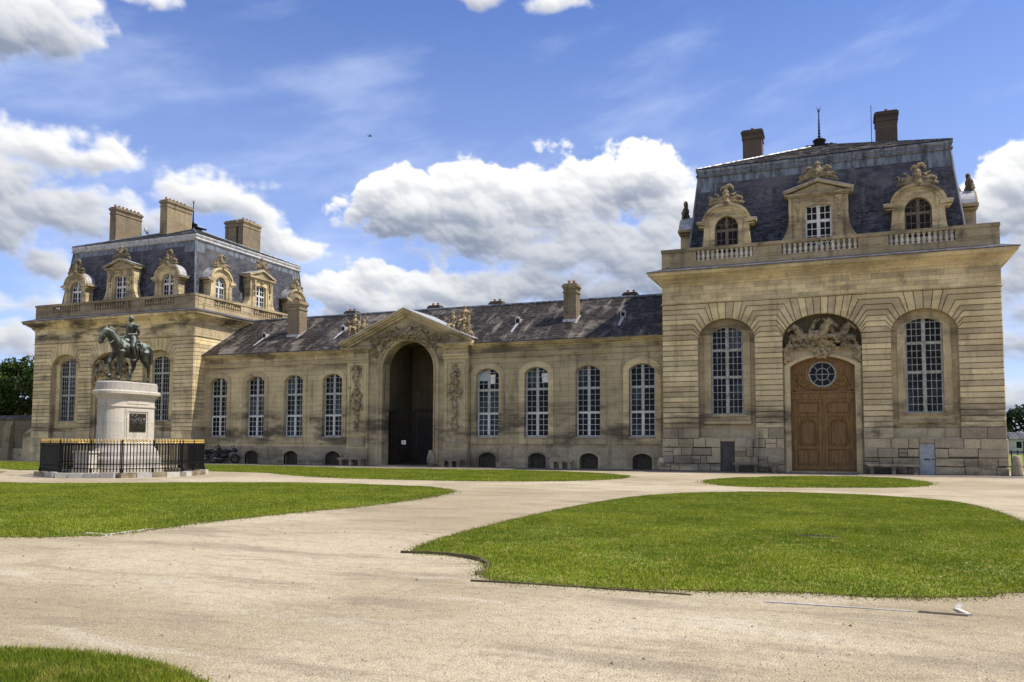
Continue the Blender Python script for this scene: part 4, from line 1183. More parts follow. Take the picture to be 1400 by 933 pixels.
def door_bay(root, fr, op, left):
    c = op['c']; oc = opening(c, op['a'], 0, op['zs'], op['b'], 14)
    # stone door frame, segmental head; tympanum behind the horses
    m = MB(); dh, ds, dr = 1.60, 5.63, .50
    sm_ = [(c + dh, 0)] + segarc(c, dh, ds, dr, 14) + [(c - dh, 0)]
    lowb = [(c + op['a'], 0)] + [(c + op['a'] - 2 * op['a'] * i / 14, 6.55 + .06 * math.sin(PI * i / 14)) for i in range(15)] + [(c - op['a'], 0)]
    ring(m, lowb, sm_, fr, -.22, -.22); ring(m, sm_, sm_, fr, -.22, -.75); 
    A = [(c + op['a'], 6.55)] + arc(c, op['zs'], op['a'], op['b'], 14) + [(c - op['a'], 6.55)]
    tb = MB(); tb.strip([fr(u, z, -.55) for u, z in A[1:-1]], [fr(u, 6.5, -.55) for u, z in A[1:-1]])
    m.prism(rect(c - op['a'], c + op['a'], 6.50, 6.62), fr, -.5, -.10)
    s = m.build('door_surround', 'stone_dress', root); tb.build('tympanum', 'stone_dark', s)  # dark tympanum back: depth of the recess painted as shade
    h = put('horse_relief', ME_HORSES, s, (c, .26, 6.64), None, (1.08, 1.35, 1.17))
    k = MB(); inn = [(c + dh + .28, 0)] + segarc(c, dh + .28, ds + .06, dr + .08, 14) + [(c - dh - .28, 0)]
    ring(k, inn, sm_, fr, -.17, -.17); ring(k, inn, inn, fr, -.22, -.17); ring(k, sm_, sm_, fr, -.17, -.24)
    k.build('archivolt', 'stone_dress', s)
    # timber tympanum with round light
    d = MB(); n0 = -.62
    zt = 4.28
    rad = .64; oz = 5.22
    circ = [(c + rad * math.cos(t), oz + rad * math.sin(t)) for t in [2 * PI * i / 28 for i in range(29)]]
    box_ = []
    for u, z in circ:
        t = math.atan2(z - oz, u - c); du, dz = math.cos(t), math.sin(t)
        best = 99
        for (nu, nz, lim) in ((1, 0, dh), (-1, 0, dh), (0, -1, oz - zt - .0), (0, 1, ds + dr * .92 - oz)):
            dd = du * nu + dz * nz
            if dd > 1e-4: best = min(best, lim / dd)
        box_.append((c + du * best, oz + dz * best))
    ring(d, box_, circ, fr, n0, n0); ring(d, circ, circ, fr, n0, n0 - .1)
    d.add([fr(c - dh, zt, n0 - .12), fr(c + dh, zt, n0 - .12), fr(c + dh, ds + dr, n0 - .12), fr(c - dh, ds + dr, n0 - .12)], [(0, 1, 2, 3)])
    o = d.build('door', 'oak', root)
    t_ = MB(); t_.prism(rect(c - dh, c + dh, 3.96, 4.22), fr, n0 - .1, n0 + .10); t_.prism(rect(c - dh, c + dh, 4.22, 4.30), fr, n0 - .1, n0 + .16); t_.prism(rect(c - dh, c + dh, 3.90, 3.97), fr, n0 - .1, n0 + .13)
    for g in (-1, 1): t_.prism(rect(min(c + g * dh, c + g * (dh - .13)), max(c + g * dh, c + g * (dh - .13)), 0, 3.90), fr, n0 - .08, n0 + .06); t_.prism(rect(min(c + g * dh, c + g * (dh - .10)), max(c + g * dh, c + g * (dh - .10)), 4.30, ds + .12), fr, n0 - .05, n0 + .06)
    t_.prism(rect(c - dh, c + dh, 0.0, .14), fr, n0 - .1, n0 + .05)
    t_.build('door_frame', 'oak', o)
    g_ = MB(); g_.prism(circ[:-1], fr, n0 - .085, n0 - .07); g_.build('pane', 'glass_dark', o)
    b = MB()
    V = lambda u, z, n: fr(u, z, n)
    for i in range(8):
        a = PI / 4 * i; b.tube([V(c + (0 if i % 2 == 0 else .32) * math.cos(a), oz + (0 if i % 2 == 0 else .32) * math.sin(a), n0 - .05), V(c + rad * math.cos(a), oz + rad * math.sin(a), n0 - .05)], .022, 4)
    for rr, th in ((.32, .025), (rad + .02, .05)): b.tube([V(c + rr * math.cos(2 * PI * i / 28), oz + rr * math.sin(2 * PI * i / 28), n0 - .04 + (.05 if rr > .5 else 0)) for i in range(29)], th, 5)
    b.build('round_light_bars', 'greywood', o)
    cv = Sculpt(); r = random.Random(2)
    for g in (-1, 1):
        cv.chain([fr(c + g * .62, 4.75, n0 + .05), fr(c + g * .95, 4.62, n0 + .06), fr(c + g * 1.2, 4.8, n0 + .05), fr(c + g * 1.1, 5.05, n0 + .04), fr(c + g * .9, 5.0, n0 + .04)], [.08, .09, .08, .06, .04], 6)
        for i in range(12):
            u, z_ = r.uniform(.68, 1.3), r.uniform(4.45, 5.25); l = r.uniform(.1, .28); a = r.uniform(.3, 2.4)
            cv.cap(fr(c + g * u, z_, n0 + .04), fr(c + g * (u + l * math.cos(a)), z_ + l * math.sin(a), n0 + .05), .05, .02, 6)
        cv.chain([fr(c + g * .05, 4.42, n0 + .05), fr(c + g * .5, 4.46, n0 + .05), fr(c + g * .8, 4.5, n0 + .04)], [.06, .06, .04], 6)
    put('carving', cv.fuse('carving', 'oak', .03, 0), o)
    for g in (-1, 1):
        ua, ub = (c - dh + .13, c - .05) if g < 0 else (c + .05, c + dh - .13)
        lf = MB(); lf.prism(rect(ua, ub, .16, 3.90), fr, n0 - .06, n0)
        # stiles, rails and mouldings
        w_ = .16
        for a, b2, za, zb in ((ua, ua + w_, .16, 3.90), (ub - w_, ub, .16, 3.90), (ua + w_, ub - w_, .16, .34), (ua + w_, ub - w_, 1.24, 1.40), (ua + w_, ub - w_, 3.0, 3.12), (ua + w_, ub - w_, 3.74, 3.90)):
            lf.prism(rect(a, b2, za, zb), fr, n0 - .02, n0 + .085)
        leaf = lf.build('door_leaf', 'oak', o)
        pn = MB(); mu = (ua + ub) / 2
        pn.prism(rect(ua + w_ + .05, ub - w_ - .05, 3.20, 3.66), fr, n0 - .01, n0 + .05)
        pn.prism(rect(ua + w_ + .05, ub - w_ - .05, .42, 1.16), fr, n0 - .01, n0 + .04); pn.prism(rect(ua + w_ + .14, ub - w_ - .14, .52, 1.06), fr, n0 - .01, n0 + .085)
        hw = .30
        shape = [(mu - hw, 1.62), (mu - hw * .6, 1.50), (mu + hw * .6, 1.50), (mu + hw, 1.62), (mu + hw, 2.46), (mu + hw * .7, 2.66), (mu + hw * .25, 2.60), (mu, 2.70), (mu - hw * .25, 2.60), (mu - hw * .7, 2.66), (mu - hw, 2.46)]
        big = inset(shape, -.10)
        pn.prism(inset(shape, -.05), fr, n0 - .01, n0 + .045); pn.prism(inset(shape, .035), fr, n0 - .01, n0 + .09)
        bs = inset(shape, -.11); bs = [fr(u, z, n0 + .04) for u, z in bs]; pn.tube(bs + bs[:1], .035, 5)
        pts = [(mu + (ub - ua - .2) / 2 * math.cos(PI * i / 10), 3.06 + .09 * math.sin(PI * i / 10) ** 2 + .05 * math.cos(4 * PI * i / 10)) for i in range(11)]
        pn.tube([fr(u, z, n0 + .06) for u, z in pts], .035, 5)
        for i in range(7): pn.ball(fr(mu + (i - 3) * .09, 2.80 - abs(i - 3) * .035, n0 + .05), (.06, .05, .07), 6, 4)
        pn.build('door_panel', 'oak', leaf)
    st = MB(); st.prism(rect(c - .06, c + .06, .16, 3.90), fr, n0 - .02, n0 + .085); st.build('meeting_stile', 'oak', o)
    st = MB(); st.prism(rect(c - dh - .05, c + dh + .05, 0.004, .07), fr, -.7, -.05); st.build('door_step', 'stone_low', root)

# ------------------------------------------------------------------ build: two pavilions
PR = pavilion((-.955, 46, 0), 'large right stone pavilion with oak double door and blue slate mansard roof', (1, 1, 1), 0, ('brownwood', 'white'), ME_BAL_W, 'greywood', False)
PL = pavilion((-51.3, 46, 0), 'stone corner pavilion behind the horse statue, under broad chimneys', (.967, .967, .985), 0, ('white', 'white'), ME_BAL, 'greywood', True)
# right pavilion: small doors, chimneys, rod
frP = frame((0, 0, 0), (1, 0, 0), (0, -1, 0))
d = MB(); d.prism(rect(-5.24, -4.50, 0.0, 1.62), frP, -.12, -.06); d.prism(rect(-5.22, -5.14, 0.0, 1.60), frP, -.07, -.04); d.prism(rect(-4.60, -4.52, 0.0, 1.60), frP, -.07, -.04); d.prism(rect(-5.13, -4.61, 1.52, 1.60), frP, -.07, -.042)
d.build('service_door', 'darkdoor', PR, label='dark low service door left of the oak door')
d = MB(); d.prism(rect(4.53, 5.23, 0.0, 1.56), frP, -.12, -.06)
sdr = d.build('service_door', 'greydoor', PR, label='pale grey low plank door right of the oak door')
for i in range(5):
    b = MB(); b.prism(rect(4.56 + i * .13, 4.56 + i * .13 + .118, .03, 1.53), frP, -.07, -.045); b.build('plank', 'greydoor', sdr)
b = MB(); b.prism(rect(4.53, 5.23, .80, .86), frP, -.05, -.035); b.prism(rect(4.53, 5.23, .16, .22), frP, -.05, -.034); b.build('ledge', 'greydoor', sdr)
b = MB(); b.prism(rect(4.74, 4.98, .74, .79), frP, -.045, -.02); b.ball(frP(5.13, .76, -.02), .04, 6, 4); b.build('handle', 'iron', sdr)
chimney(PR, -4.52, -3.36, 6.7, 7.9, 17.6, 21.35, 'brickstone', [(-3.95, 7.0, .7)], .6)
chimney(PR, 3.22, 4.38, 6.7, 7.9, 17.6, 21.4, 'brickstone', [(3.8, 7.0, .7)], .6)
b = MB(); b.tube([(2.98, 7, 18.5), (2.98, 7, 21.95)], .02, 5); b.build('aerial_rod', 'iron', PR)
# left pavilion: three broad stacks with rows of pots, dish
pots = lambda x, ys: [(x, y, .75) for y in ys]
chimney(PL, -5.25, -4.55, 4.2, 7.0, 17.2, 21.4, 'chimney', pots(-4.9, [4.4 + .42 * i for i in range(7)]), .7)
b = MB(); b.lathe((0, 0, 0), [(.36, .16), (.30, .08), (.18, .02), (.03, 0)], 14); b.tube([(0, 0, 0), (0, 0, .4)], .02, 4)
b.build('satellite_dish', 'greydoor', PL, True, (-4.4, 7.25, 20.0), (0, math.radians(75), .4))
chimney(PL, .20, .98, 4.4, 7.2, 17.2, 21.5, 'chimney', pots(.6, [4.6 + .42 * i for i in range(6)]), .7)
chimney(PL, .75, 2.0, 11.6, 12.7, 17.2, 21.45, 'chimney', [(1.0 + .3 * i, 12.1, .7) for i in range(3)], .6)
chimney(PL, 2.35, 2.9, 11.5, 13.9, 17.2, 21.45, 'chimney', pots(2.62, [11.8 + .5 * i for i in range(4)]), .6)
# arched oeil cellar lights of the left pavilion
for u in (-4.9, 4.9):
    b = MB(); c_ = seg_opening(u, .42, .95, 1.38, .2); ring(b, [(u + .55, .9)] + segarc(u, .55, 1.42, .24, 12) + [(u - .55, .9)], c_, frP, .06, .06); ring(b, c_, c_, frP, .06, -.1)
    o = b.build('cellar_light', 'stone_dress', PL); g = MB(); g.prism(c_, frP, -.12, -.06); g.build('pane', 'glass', o)
    b = MB(); b.prism(rect(u - .02, u + .02, .95, 1.55), frP, -.07, -.03); b.prism(rect(u - .42, u + .42, 1.22, 1.26), frP, -.07, -.035); b.build('frame', 'greywood', o)

# ------------------------------------------------------------------ wing between the pavilions
WX = -26.3
WG = thing('stable_wing', 'long low stone wing with eight arched windows under a brown slate roof', 'building', (WX, 47.2, 0))
fw2 = frame((0, 0, 0), (1, 0, 0), (0, -1, 0))
U0, U1 = -17.1, 17.15
WINS = [-15.62, -12.32, -9.05, -5.86, 5.66, 8.93, 12.22, 15.50]
CELL = [-12.5, -9.15, -5.72, 5.70, 9.0, 12.28, 15.5]
m = MB()
holes = []
for c in WINS: holes.append((c, .76, 1.90, seg_opening(c, .76, 1.90, 5.82, .36)))
for wi in (0, 1):
  m = MB(); wall_sheet(m, fw2, 0, *((U0, -4.2) if wi == 0 else (4.3, U1)), 1.2, 7.7, holes[:4] if wi == 0 else holes[4:])
  for h in (holes[:4] if wi == 0 else holes[4:]):
    ring(m, h[3], h[3], fw2, 0, -.34); m.strip([fw2(h[0] - .76, 1.9, 0), fw2(h[0] + .76, 1.9, 0)], [fw2(h[0] - .76, 1.9, -.34), fw2(h[0] + .76, 1.9, -.34)])
  m.build('wall', 'stone_wall', WG)
ch = [(c, .57, 0.0, seg_opening(c, .57, 0.0, .66, .26)) for c in CELL]
for ua, ub, hs in ((U0, -4.2, ch[:3]), (4.3, U1, ch[3:])):
    m = MB(); wall_sheet(m, fw2, .045, ua, ub, 0, 1.2, hs)
    for h in hs: ring(m, h[3], h[3], fw2, .045, -.3)
    m.strip([fw2(ua, 1.2, .045), fw2(ub, 1.2, .045)], [fw2(ua, 1.23, 0), fw2(ub, 1.23, 0)])
    m.build('wall_base', 'stone_low', WG)
for c in CELL:
    b = MB(); A = [(c + .72, .0)] + segarc(c, .72, .72, .32, 12) + [(c - .72, .0)]; B = [(c + .57, .0)] + segarc(c, .57, .66, .26, 12) + [(c - .57, .0)]
    ring(b, A, B, fw2, .075, .075); ring(b, A, A, fw2, .04, .075); ring(b, B, B, fw2, .075, -.1)
    o = b.build('cellar_opening', 'stone_low', WG)
    for i in range(6):
        b = MB(); a = c - .55 + i * .185; b.prism(rect(a, a + .175, .02, .9), fw2, -.28, -.24 + .008 * (i % 3)); b.build('board', 'shutter', o)
for i, c in enumerate(WINS):
    # raised band following the arch, with foot blocks
    b = MB(); A = [(c + 1.12, 1.45)] + segarc(c, 1.12, 5.98, .58, 14) + [(c - 1.12, 1.45)]; B = [(c + .78, 1.45)] + segarc(c, .78, 5.82, .38, 14) + [(c - .78, 1.45)]
    ring(b, A, B, fw2, .05, .05); ring(b, A, A, fw2, 0, .05); ring(b, B, B, fw2, .05, -.02)
    b.prism(rect(c - .779, c + .779, 1.44, 1.84), fw2, 0, .035)
    s_ = b.build('window_surround', 'stone_wall', WG)
    b = MB(); b.prism(rect(c - .80, c + .80, 1.80, 1.90), fw2, -.33, .06); b.build('sill', 'stone_low', s_)
    window(WG, fw2, c, .76, 1.90, 5.82, .36, -.25, 2, [3.36, 4.83], [4, 4, 3], 'dullwhite', low='white', stile=.042, munt=.025, meet=.095)
# pale blinds in two heads
for c, du in ((5.66, .05), (8.93, .30)):
    b = MB(); b.prism([(c + du, 5.20), (c + du + .36, 5.25), (c + du + .38, 5.82), (c + du - .04, 5.80)], fw2, -.274, -.268); b.build('torn_paper', 'paper', WG)
b = MB(); c = 5.66; b.prism([(c - .68, 5.42), (c + .0, 5.42), (c + .0, 6.1), (c - .3, 6.06), (c - .68, 5.84)], fw2, -.2735, -.2695); b.build('pale_blind', 'curtain', WG)
# mouldings
for ua, ub in ((U0, -4.5), (4.6, U1)):
    m = MB(); pr = [(0, 6.86), (.05, 6.88), (.05, 6.93), (.09, 6.97), (.09, 7.02), (.03, 7.06), (.02, 7.16), (.05, 7.18), (0, 7.2)]
    for (a, za), (b_, zb) in zip(pr, pr[1:]): m.strip([fw2(ua, za, a), fw2(ub, za, a)], [fw2(ua, zb, b_), fw2(ub, zb, b_)])
    m.build('string_course', 'stone_dress', WG)
    m = MB(); pr = [(0, 7.44), (.06, 7.46), (.08, 7.52), (.16, 7.57), (.24, 7.60), (.25, 7.65), (.34, 7.70), (.36, 7.76), (.40, 7.77), (.40, 7.80), (0, 7.86)]
    for (a, za), (b_, zb) in zip(pr, pr[1:]): m.strip([fw2(ua, za, a), fw2(ub, za, a)], [fw2(ua, zb, b_), fw2(ub, zb, b_)])
    m.build('cornice', 'stone_dress', WG)
# roof, both slopes; the ridge at local y 4.75
RY, RZ, EY, EZ = 4.75, 10.98, -.42, 7.82
GV = .145   # behind the gateway the slope starts higher
zv = lambda v: (EY + (RY - EY) * v, EZ + (RZ - EZ) * v)
m = MB()
for ua, ub, v0 in ((U0, -4.5, 0), (-4.5, 4.55, GV), (4.55, U1, 0)):
    y_, z_ = zv(v0); m.add([(ua, y_, z_), (ub, y_, z_), (ub, RY, RZ), (ua, RY, RZ)], [(0, 1, 2, 3)])
    if v0 == 0: m.add([(ua, y_, z_ - .06), (ub, y_, z_ - .06), (ub, y_, z_), (ua, y_, z_)], [(0, 1, 2, 3)])
m.add([(U0, RY, RZ), (U1, RY, RZ), (U1, 2 * RY - EY, EZ), (U0, 2 * RY - EY, EZ)], [(0, 1, 2, 3)])
WR = m.build('roof', 'drip', WG)
sn = Vector((0, -(RZ - EZ), RY - EY)).normalized()
def fwr(u, v, l): return tuple(Vector((u, EY + (RY - EY) * v, EZ + (RZ - EZ) * v)) + sn * l)
for i_, (ua, ub, v0) in enumerate(((U0, -4.5, 0), (-4.5, 4.55, GV), (4.55, U1, 0))):
    slates(lambda u, v, l: fwr(u, v0 + (1 - v0) * v, l), lambda v: (ua, ub), 6.05 * (1 - v0), .15, .22, 77 + i_, th=.016).build('roof_slates', 'slate_wing', WR, kind='stuff')
m = MB(); m.tube([(U0, RY, RZ + .05), (U1, RY, RZ + .05)], .09, 8); m.build('roof_ridge', 'zinc', WR)
m = MB(); m.add([fwr(U0 + .02, 0, .06), fwr(U0 + .32, 0, .05), fwr(U0 + .32, 1, .05), fwr(U0 + .02, 1, .06)], [(0, 1, 2, 3)]); m.build('lead_flashing', 'zinc_light', WR)
m = MB(); m.add([(U0, 2 * RY - .3, 0), (U1, 2 * RY - .3, 0), (U1, 2 * RY - .3, EZ), (U0, 2 * RY - .3, EZ)], [(0, 1, 2, 3)]); m.build('wall', 'stone_wall', WG)
zr = lambda y: EZ + (RZ - EZ) * (y - EY) / (RY - EY)
def wing_chimney(x, y0, w_, d_, zt, pots_):
    o = chimney(WG, x - w_ / 2, x + w_ / 2, y0, y0 + d_, zr(y0) - .3, zt, 'chimney', pots_, .7)
    b = MB(); b.box(x - w_ / 2 - .04, x + w_ / 2 + .04, y0 - .05, y0 + .02, zr(y0) - .15, zr(y0) + .16)
    b.add([fwr(x + w_ / 2 + .0, 0.36, .05), fwr(x + w_ / 2 + .14, .36, .05), fwr(x + w_ / 2 + .14, .56, .05), fwr(x + w_ / 2 + .0, .56, .05)], [(0, 1, 2, 3)])
    b.build('lead_flashing', 'zinc_light', o)
wing_chimney(-10.52, 1.75, 1.0, .95, 11.75, [(-10.7, 2.2, .7), (-10.3, 2.3, .7)])
wing_chimney(10.52, 1.75, .82, .85, 11.6, [(10.38, 2.1, .75), (10.66, 2.2, .75)])
# stacks on the rear slope: heads just above the ridge
for x in (-8.6, -1.4, 3.55, 13.3):
    chimney(WG, x - .42, x + .42, 6.2, 6.9, 8.6, 11.62, 'brickstone', [(x - .2, 6.5, .7), (x + .2, 6.5, .7)], .6)
for x, v in ((-13.1, .42), (-6.55, .50), (6.95, .44), (13.9, .46)):
    b = MB(); e = .16
    A = [fwr(x - e, v, .02), fwr(x + e, v, .02), fwr(x + e, v + .10, .02), fwr(x - e, v + .10, .02)]
    p0 = Vector(fwr(x, v, 0))
    T1 = [tuple(Vector(fwr(x - e, v, 0)) + Vector((0, -.02, .36))), tuple(Vector(fwr(x + e, v, 0)) + Vector((0, -.02, .36)))]
    b.add([A[0], A[1], T1[1], T1[0], A[2], A[3]], [(0, 1, 2, 3), (1, 4, 2), (0, 3, 5), (3, 2, 4, 5)])
    b.tube([T1[0], tuple((Vector(T1[0]) + Vector(T1[1])) / 2 + Vector((0, -.02, .08))), T1[1]], .05, 5)
    o = b.build('roof_vent', 'zinc_light', WR)
    c_ = MB(); f0 = [Vector(q) + Vector((0, -.006, 0)) for q in (A[0], A[1], T1[1], T1[0])]; cc = sum(f0, Vector()) / 4
    c_.add([tuple(cc + (q - cc) * .72) for q in f0], [(0, 1, 2, 3)]); c_.build('vent_opening', 'iron', o)
# pale run-off streak strips of lead below each vent
    b = MB(); b.add([fwr(x - .05, v - .22, .03), fwr(x + .09, v - .22, .03), fwr(x + .12, v, .03), fwr(x - .1, v, .03)], [(0, 1, 2, 3)]); b.build('lead_flashing', 'zinc_light', WR)

# ------------------------------------------------------------------ central gateway
GW = thing('gateway', 'tall arched stone gateway with carved pediment in the middle of the wing', 'gateway', (WX, 46.9, 0))
fg = frame((0, 0, 0), (1, 0, 0), (0, -1, 0))
ac, ah, asp = .12, 1.88, 6.25
hole = (ac, ah, 0.0, opening(ac, ah, 0.0, asp, ah, 24))
m = MB(); wall_sheet(m, fg, 0, -4.45, 4.5, 0, 7.9, [(ac, ah, 0.0, [(ac + ah, 0)] + [(u, min(z, 7.9)) for u, z in arc(ac, asp, ah, ah, 24)] + [(ac - ah, 0)])])
# upper gable wall with the arch head cut out
top = lambda u: 7.9 + (10.05 - 7.9) * (1 - abs(u) / 4.6)
us = sorted(set([-4.6 + 9.2 * i / 46 for i in range(47)]))
def lowz(u):
    d_ = abs(u - ac)
    return max(7.9, asp + math.sqrt(max(0, ah * ah - d_ * d_))) if d_ < ah else 7.9
m.strip([fg(u, lowz(u), 0) for u in us], [fg(u, max(lowz(u), top(u)), 0) for u in us])
ring(m, hole[3], hole[3], fg, 0, -.9)
for g in (-1, 1): m.strip([fg(g * 4.45, 0, 0), fg(g * 4.45, 7.9, 0)], [fg(g * 4.45, 0, -.4), fg(g * 4.45, 7.9, -.4)])
m.build('wall', 'stone_wall', GW)
# archivolt mouldings
m = MB()
prof = [(.0, .0), (.03, .07), (.12, .08), (.13, .03), (.24, .04), (.26, .10), (.40, .12), (.44, .0)]
for (da, na), (db, nb) in zip(prof, prof[1:]): ring(m, [(ac + ah + da, 0.0)] + arc(ac, asp, ah + da, ah + da, 28) + [(ac - ah - da, 0.0)], [(ac + ah + db, 0.0)] + arc(ac, asp, ah + db, ah + db, 28) + [(ac - ah - db, 0.0)], fg, na, nb)
m.build('archivolt', 'stone_dress', GW)
# pilasters with sunk panels
for g, us_ in ((-1, (-4.40, -2.80)), (1, (2.82, 4.46))):
    a, b_ = us_
    m = MB(); m.prism(rect(a, b_, 1.05, 7.55), fg, 0, .14)
    P0, P1 = rect(a + .10, b_ - .10, 1.9, 6.72), rect(a + .24, b_ - .24, 2.02, 6.60)
    ring(m, P0 + P0[:1], P1 + P1[:1], fg, .20, .20); ring(m, P0 + P0[:1], P0 + P0[:1], fg, .14, .20); ring(m, P1 + P1[:1], P1 + P1[:1], fg, .20, .14)
    o = m.build('pilaster', 'stone_dress', GW)
    m = MB(); m.prism(rect(a - .06, b_ + .06, 0, 1.02), fg, 0, .26); m.prism(rect(a - .03, b_ + .03, 1.02, 1.12), fg, 0, .22); m.prism(rect(a + .2, b_ - .2, 1.25, 1.78), fg, 0, .19); m.build('pilaster_foot', 'stone_low', o)
    m = MB(); m.prism(rect(a - .04, b_ + .04, 6.84, 6.98), fg, 0, .20); m.prism(rect(a - .06, b_ + .06, 7.0, 7.16), fg, 0, .24); m.prism(rect(a - .05, b_ + .05, 7.50, 7.58), fg, 0, .26); m.prism(rect(a - .12, b_ + .12, 7.58, 7.66), fg, 0, .34); m.prism(rect(a - .34, b_ + .34, 7.66, 7.74), fg, -.3, .46); m.prism(rect(a - .38, b_ + .38, 7.74, 7.80), fg, -.3, .52)
    m.build('pilaster_cap', 'stone_dress', o)
    put('trophy_relief', make_drop(3 if g < 0 else 8, 4.5 if g < 0 else 4.4, .46), o, ((a + b_) / 2, -.16, 2.15))
# raking cornice
m = MB()
for g in (-1, 1):
    for (d0, d1, n1) in ((-.02, .16, .20), (.16, .30, .34), (.30, .44, .48), (.44, .50, .54)):
        m.prism([(0, 9.75 + d0), (0, 9.75 + d1), (g * 4.86, 7.62 + d1), (g * 4.86, 7.62 + d0)][::g], fg, -.1, n1)
m.build('pediment', 'stone_dress', GW)
m = MB()
for g in (-1, 1): m.prism([(0, 10.255), (0, 10.30), (g * 4.95, 8.13), (g * 4.95, 8.085)][::g], fg, -3.9, .50)
m.build('gable_roof', 'zinc_light', GW)
# carved tympanum: horse heads over the arch and foliage in the spandrels
s = Sculpt(); r = random.Random(31)
horse_bust(s, (.02, -.16, 8.16), .86, 1); s.ball((.12, -.1, 8.5), (.3, .25, .3)); horse_bust(s, (-.45, -.05, 8.16), .70, -1); horse_bust(s, (.72, -.05, 8.16), .70, 1)
for k in range(120):
    u = r.uniform(-2.9, 3.0); zl = max(7.7 - abs(u) * .1, asp + math.sqrt(max(0, (ah + .45) ** 2 - (u - ac) ** 2))) if abs(u - ac) < ah + .4 else 6.9 + r.uniform(0, .5)
    zh = min(9.5 - abs(u) * .47, 8.9)
    if zh < zl: zh = zl + .1
    z_ = r.uniform(zl, zh); a = r.uniform(0, PI); l = r.uniform(.1, .32)
    s.cap((u, -.05, z_), (u + l * math.cos(a), -.20, z_ + l * math.sin(a) * .6), r.uniform(.05, .11), .025, 6)
for g in (-1, 1):
    for j in range(3): s.chain([(ac + g * (.3 + .5 * j), -.1, 8.55 - .18 * j - .1 * j * j), (ac + g * (.8 + .5 * j), -.14, 8.75 - .32 * j - .1 * j * j), (ac + g * (1.15 + .45 * j), -.06, 8.45 - .4 * j - .1 * j * j)], [.09, .08, .04], 6)
put('tympanum_relief', s.fuse('tympanum_relief', 'stone_carved', .034, 0), GW)
for g, x in ((-1, -3.75), (1, 3.62)):
    o = put('carved_group', make_group(40 + g, g), GW, (x, .35, 8.28 if g < 0 else 8.42))
# passage behind the arch
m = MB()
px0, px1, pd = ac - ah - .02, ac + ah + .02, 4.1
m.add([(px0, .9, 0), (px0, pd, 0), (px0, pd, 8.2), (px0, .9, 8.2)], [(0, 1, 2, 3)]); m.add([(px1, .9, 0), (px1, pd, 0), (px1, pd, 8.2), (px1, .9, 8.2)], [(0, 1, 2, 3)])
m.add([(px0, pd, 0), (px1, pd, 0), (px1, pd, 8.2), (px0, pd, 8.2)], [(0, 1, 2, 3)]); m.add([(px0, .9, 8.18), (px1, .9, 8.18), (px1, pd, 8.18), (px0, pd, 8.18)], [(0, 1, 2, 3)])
m.build('passage_wall', 'stone_dark', GW)  # walls darkened in colour to stand for the shade inside the passage
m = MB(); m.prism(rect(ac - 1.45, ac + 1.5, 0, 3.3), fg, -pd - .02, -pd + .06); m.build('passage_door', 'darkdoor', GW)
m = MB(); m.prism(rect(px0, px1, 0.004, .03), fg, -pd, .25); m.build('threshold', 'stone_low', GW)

# iron gate in the arch
GT = thing('iron_gate', 'black iron bar gate with a white notice filling the archway', 'gate', (WX + ac, 47.75, 0))
br = MB(); br.box(-.016, .016, -.016, .016, 0, 3.45); ME_BAR = br.mesh('bar', 'iron')
for g in (-1, 1):
    a, b_ = (-1.86, -.03) if g < 0 else (.03, 1.86)
    m = MB()
    for z in (.12, 1.15, 2.0, 3.5): m.box(a, b_, -.025, .025, z, z + .06)
    m.box(a, a + .06, -.03, .03, .05, 3.62); m.box(b_ - .06, b_, -.03, .03, .05, 3.62)
    lf = m.build('gate_leaf', 'iron', GT)
    for i in range(12):
        u = a + .13 + (b_ - a - .26) * i / 11; put('bar', ME_BAR, lf, (u, 0, .1))
    m = MB()
    for i in range(12):
        u = a + .13 + (b_ - a - .26) * i / 11; m.lathe((u, 0, 3.56), [(.02, 0), (.035, .06), (.003, .26)], 5)
    m.build('spikes', 'iron', lf)
m = MB(); m.box(-.86, -.54, -.05, -.035, 1.40, 1.66); nt_ = m.build('notice', 'paper', GT)
m = MB()
for i, z in enumerate((1.60, 1.55, 1.50, 1.46)): m.box(-.82, -.60 - .04 * (i % 2), -.054, -.052, z - .012, z + .004)
m.build('notice_lines', 'iron', nt_)


# ------------------------------------------------------------------ benches, guard stones
def bench(x, y, w_, label, legs):
    o = thing('stone_bench', label, 'bench', (x, y, 0), 0, 'stone benches along the facade')
    m = MB(); m.box(-w_ / 2, w_ / 2, -.24, .24, .40, .50); m.build('seat', 'stone_low', o)
    lg = MB(); lg.box(-.09, .09, -.19, .19, 0, .40); lg.box(-.12, .12, -.21, .21, .33, .40); me = lg.mesh('leg', 'stone_low')
    for i in range(legs): put('leg', me, o, (-w_ / 2 + .22 + (w_ - .44) * i / (legs - 1), 0, 0))
bench(-4.30, 45.5, 2.35, 'three legged stone bench between dark low door and oak door', 3)
bench(2.35, 45.5, 2.45, 'three legged stone bench between oak door and pale grey door', 3)
bench(-29.95, 46.25, 1.9, 'stone bench under left carved pilaster of the gateway', 3)
bench(-22.65, 46.25, 1.5, 'stone bench under right carved pilaster of the gateway', 3)
bench(-15.6, 46.75, 1.5, 'low stone bench under wing wall, between cellar openings', 3)


def guard(x, y, h, r0, r1, label, lean=0):
    m = MB(); m.lathe((0, 0, 0), [(r0, 0), (r0 * 1.02, .1), (r0 * .93, h * .5), (r1, h * .9), (r1 * .8, h * .98), (r1 * .35, h)], 14)
    o = m.build('guard_stone', 'stone_low', None, True, (x, y, 0), (0, lean, 0)); tag(o, label, 'guard stone', 'worn guard stones'); return o
guard(7.75, 45.75, 1.0, .26, .17, 'pale rounded guard stone at outer corner of right pavilion')
guard(-9.5, 46.05, .72, .24, .17, 'small guard stone where wing meets right pavilion', .1)
guard(-24.25, 46.72, 1.05, .30, .14, 'leaning guard stone at right foot of the gateway arch', -.12)


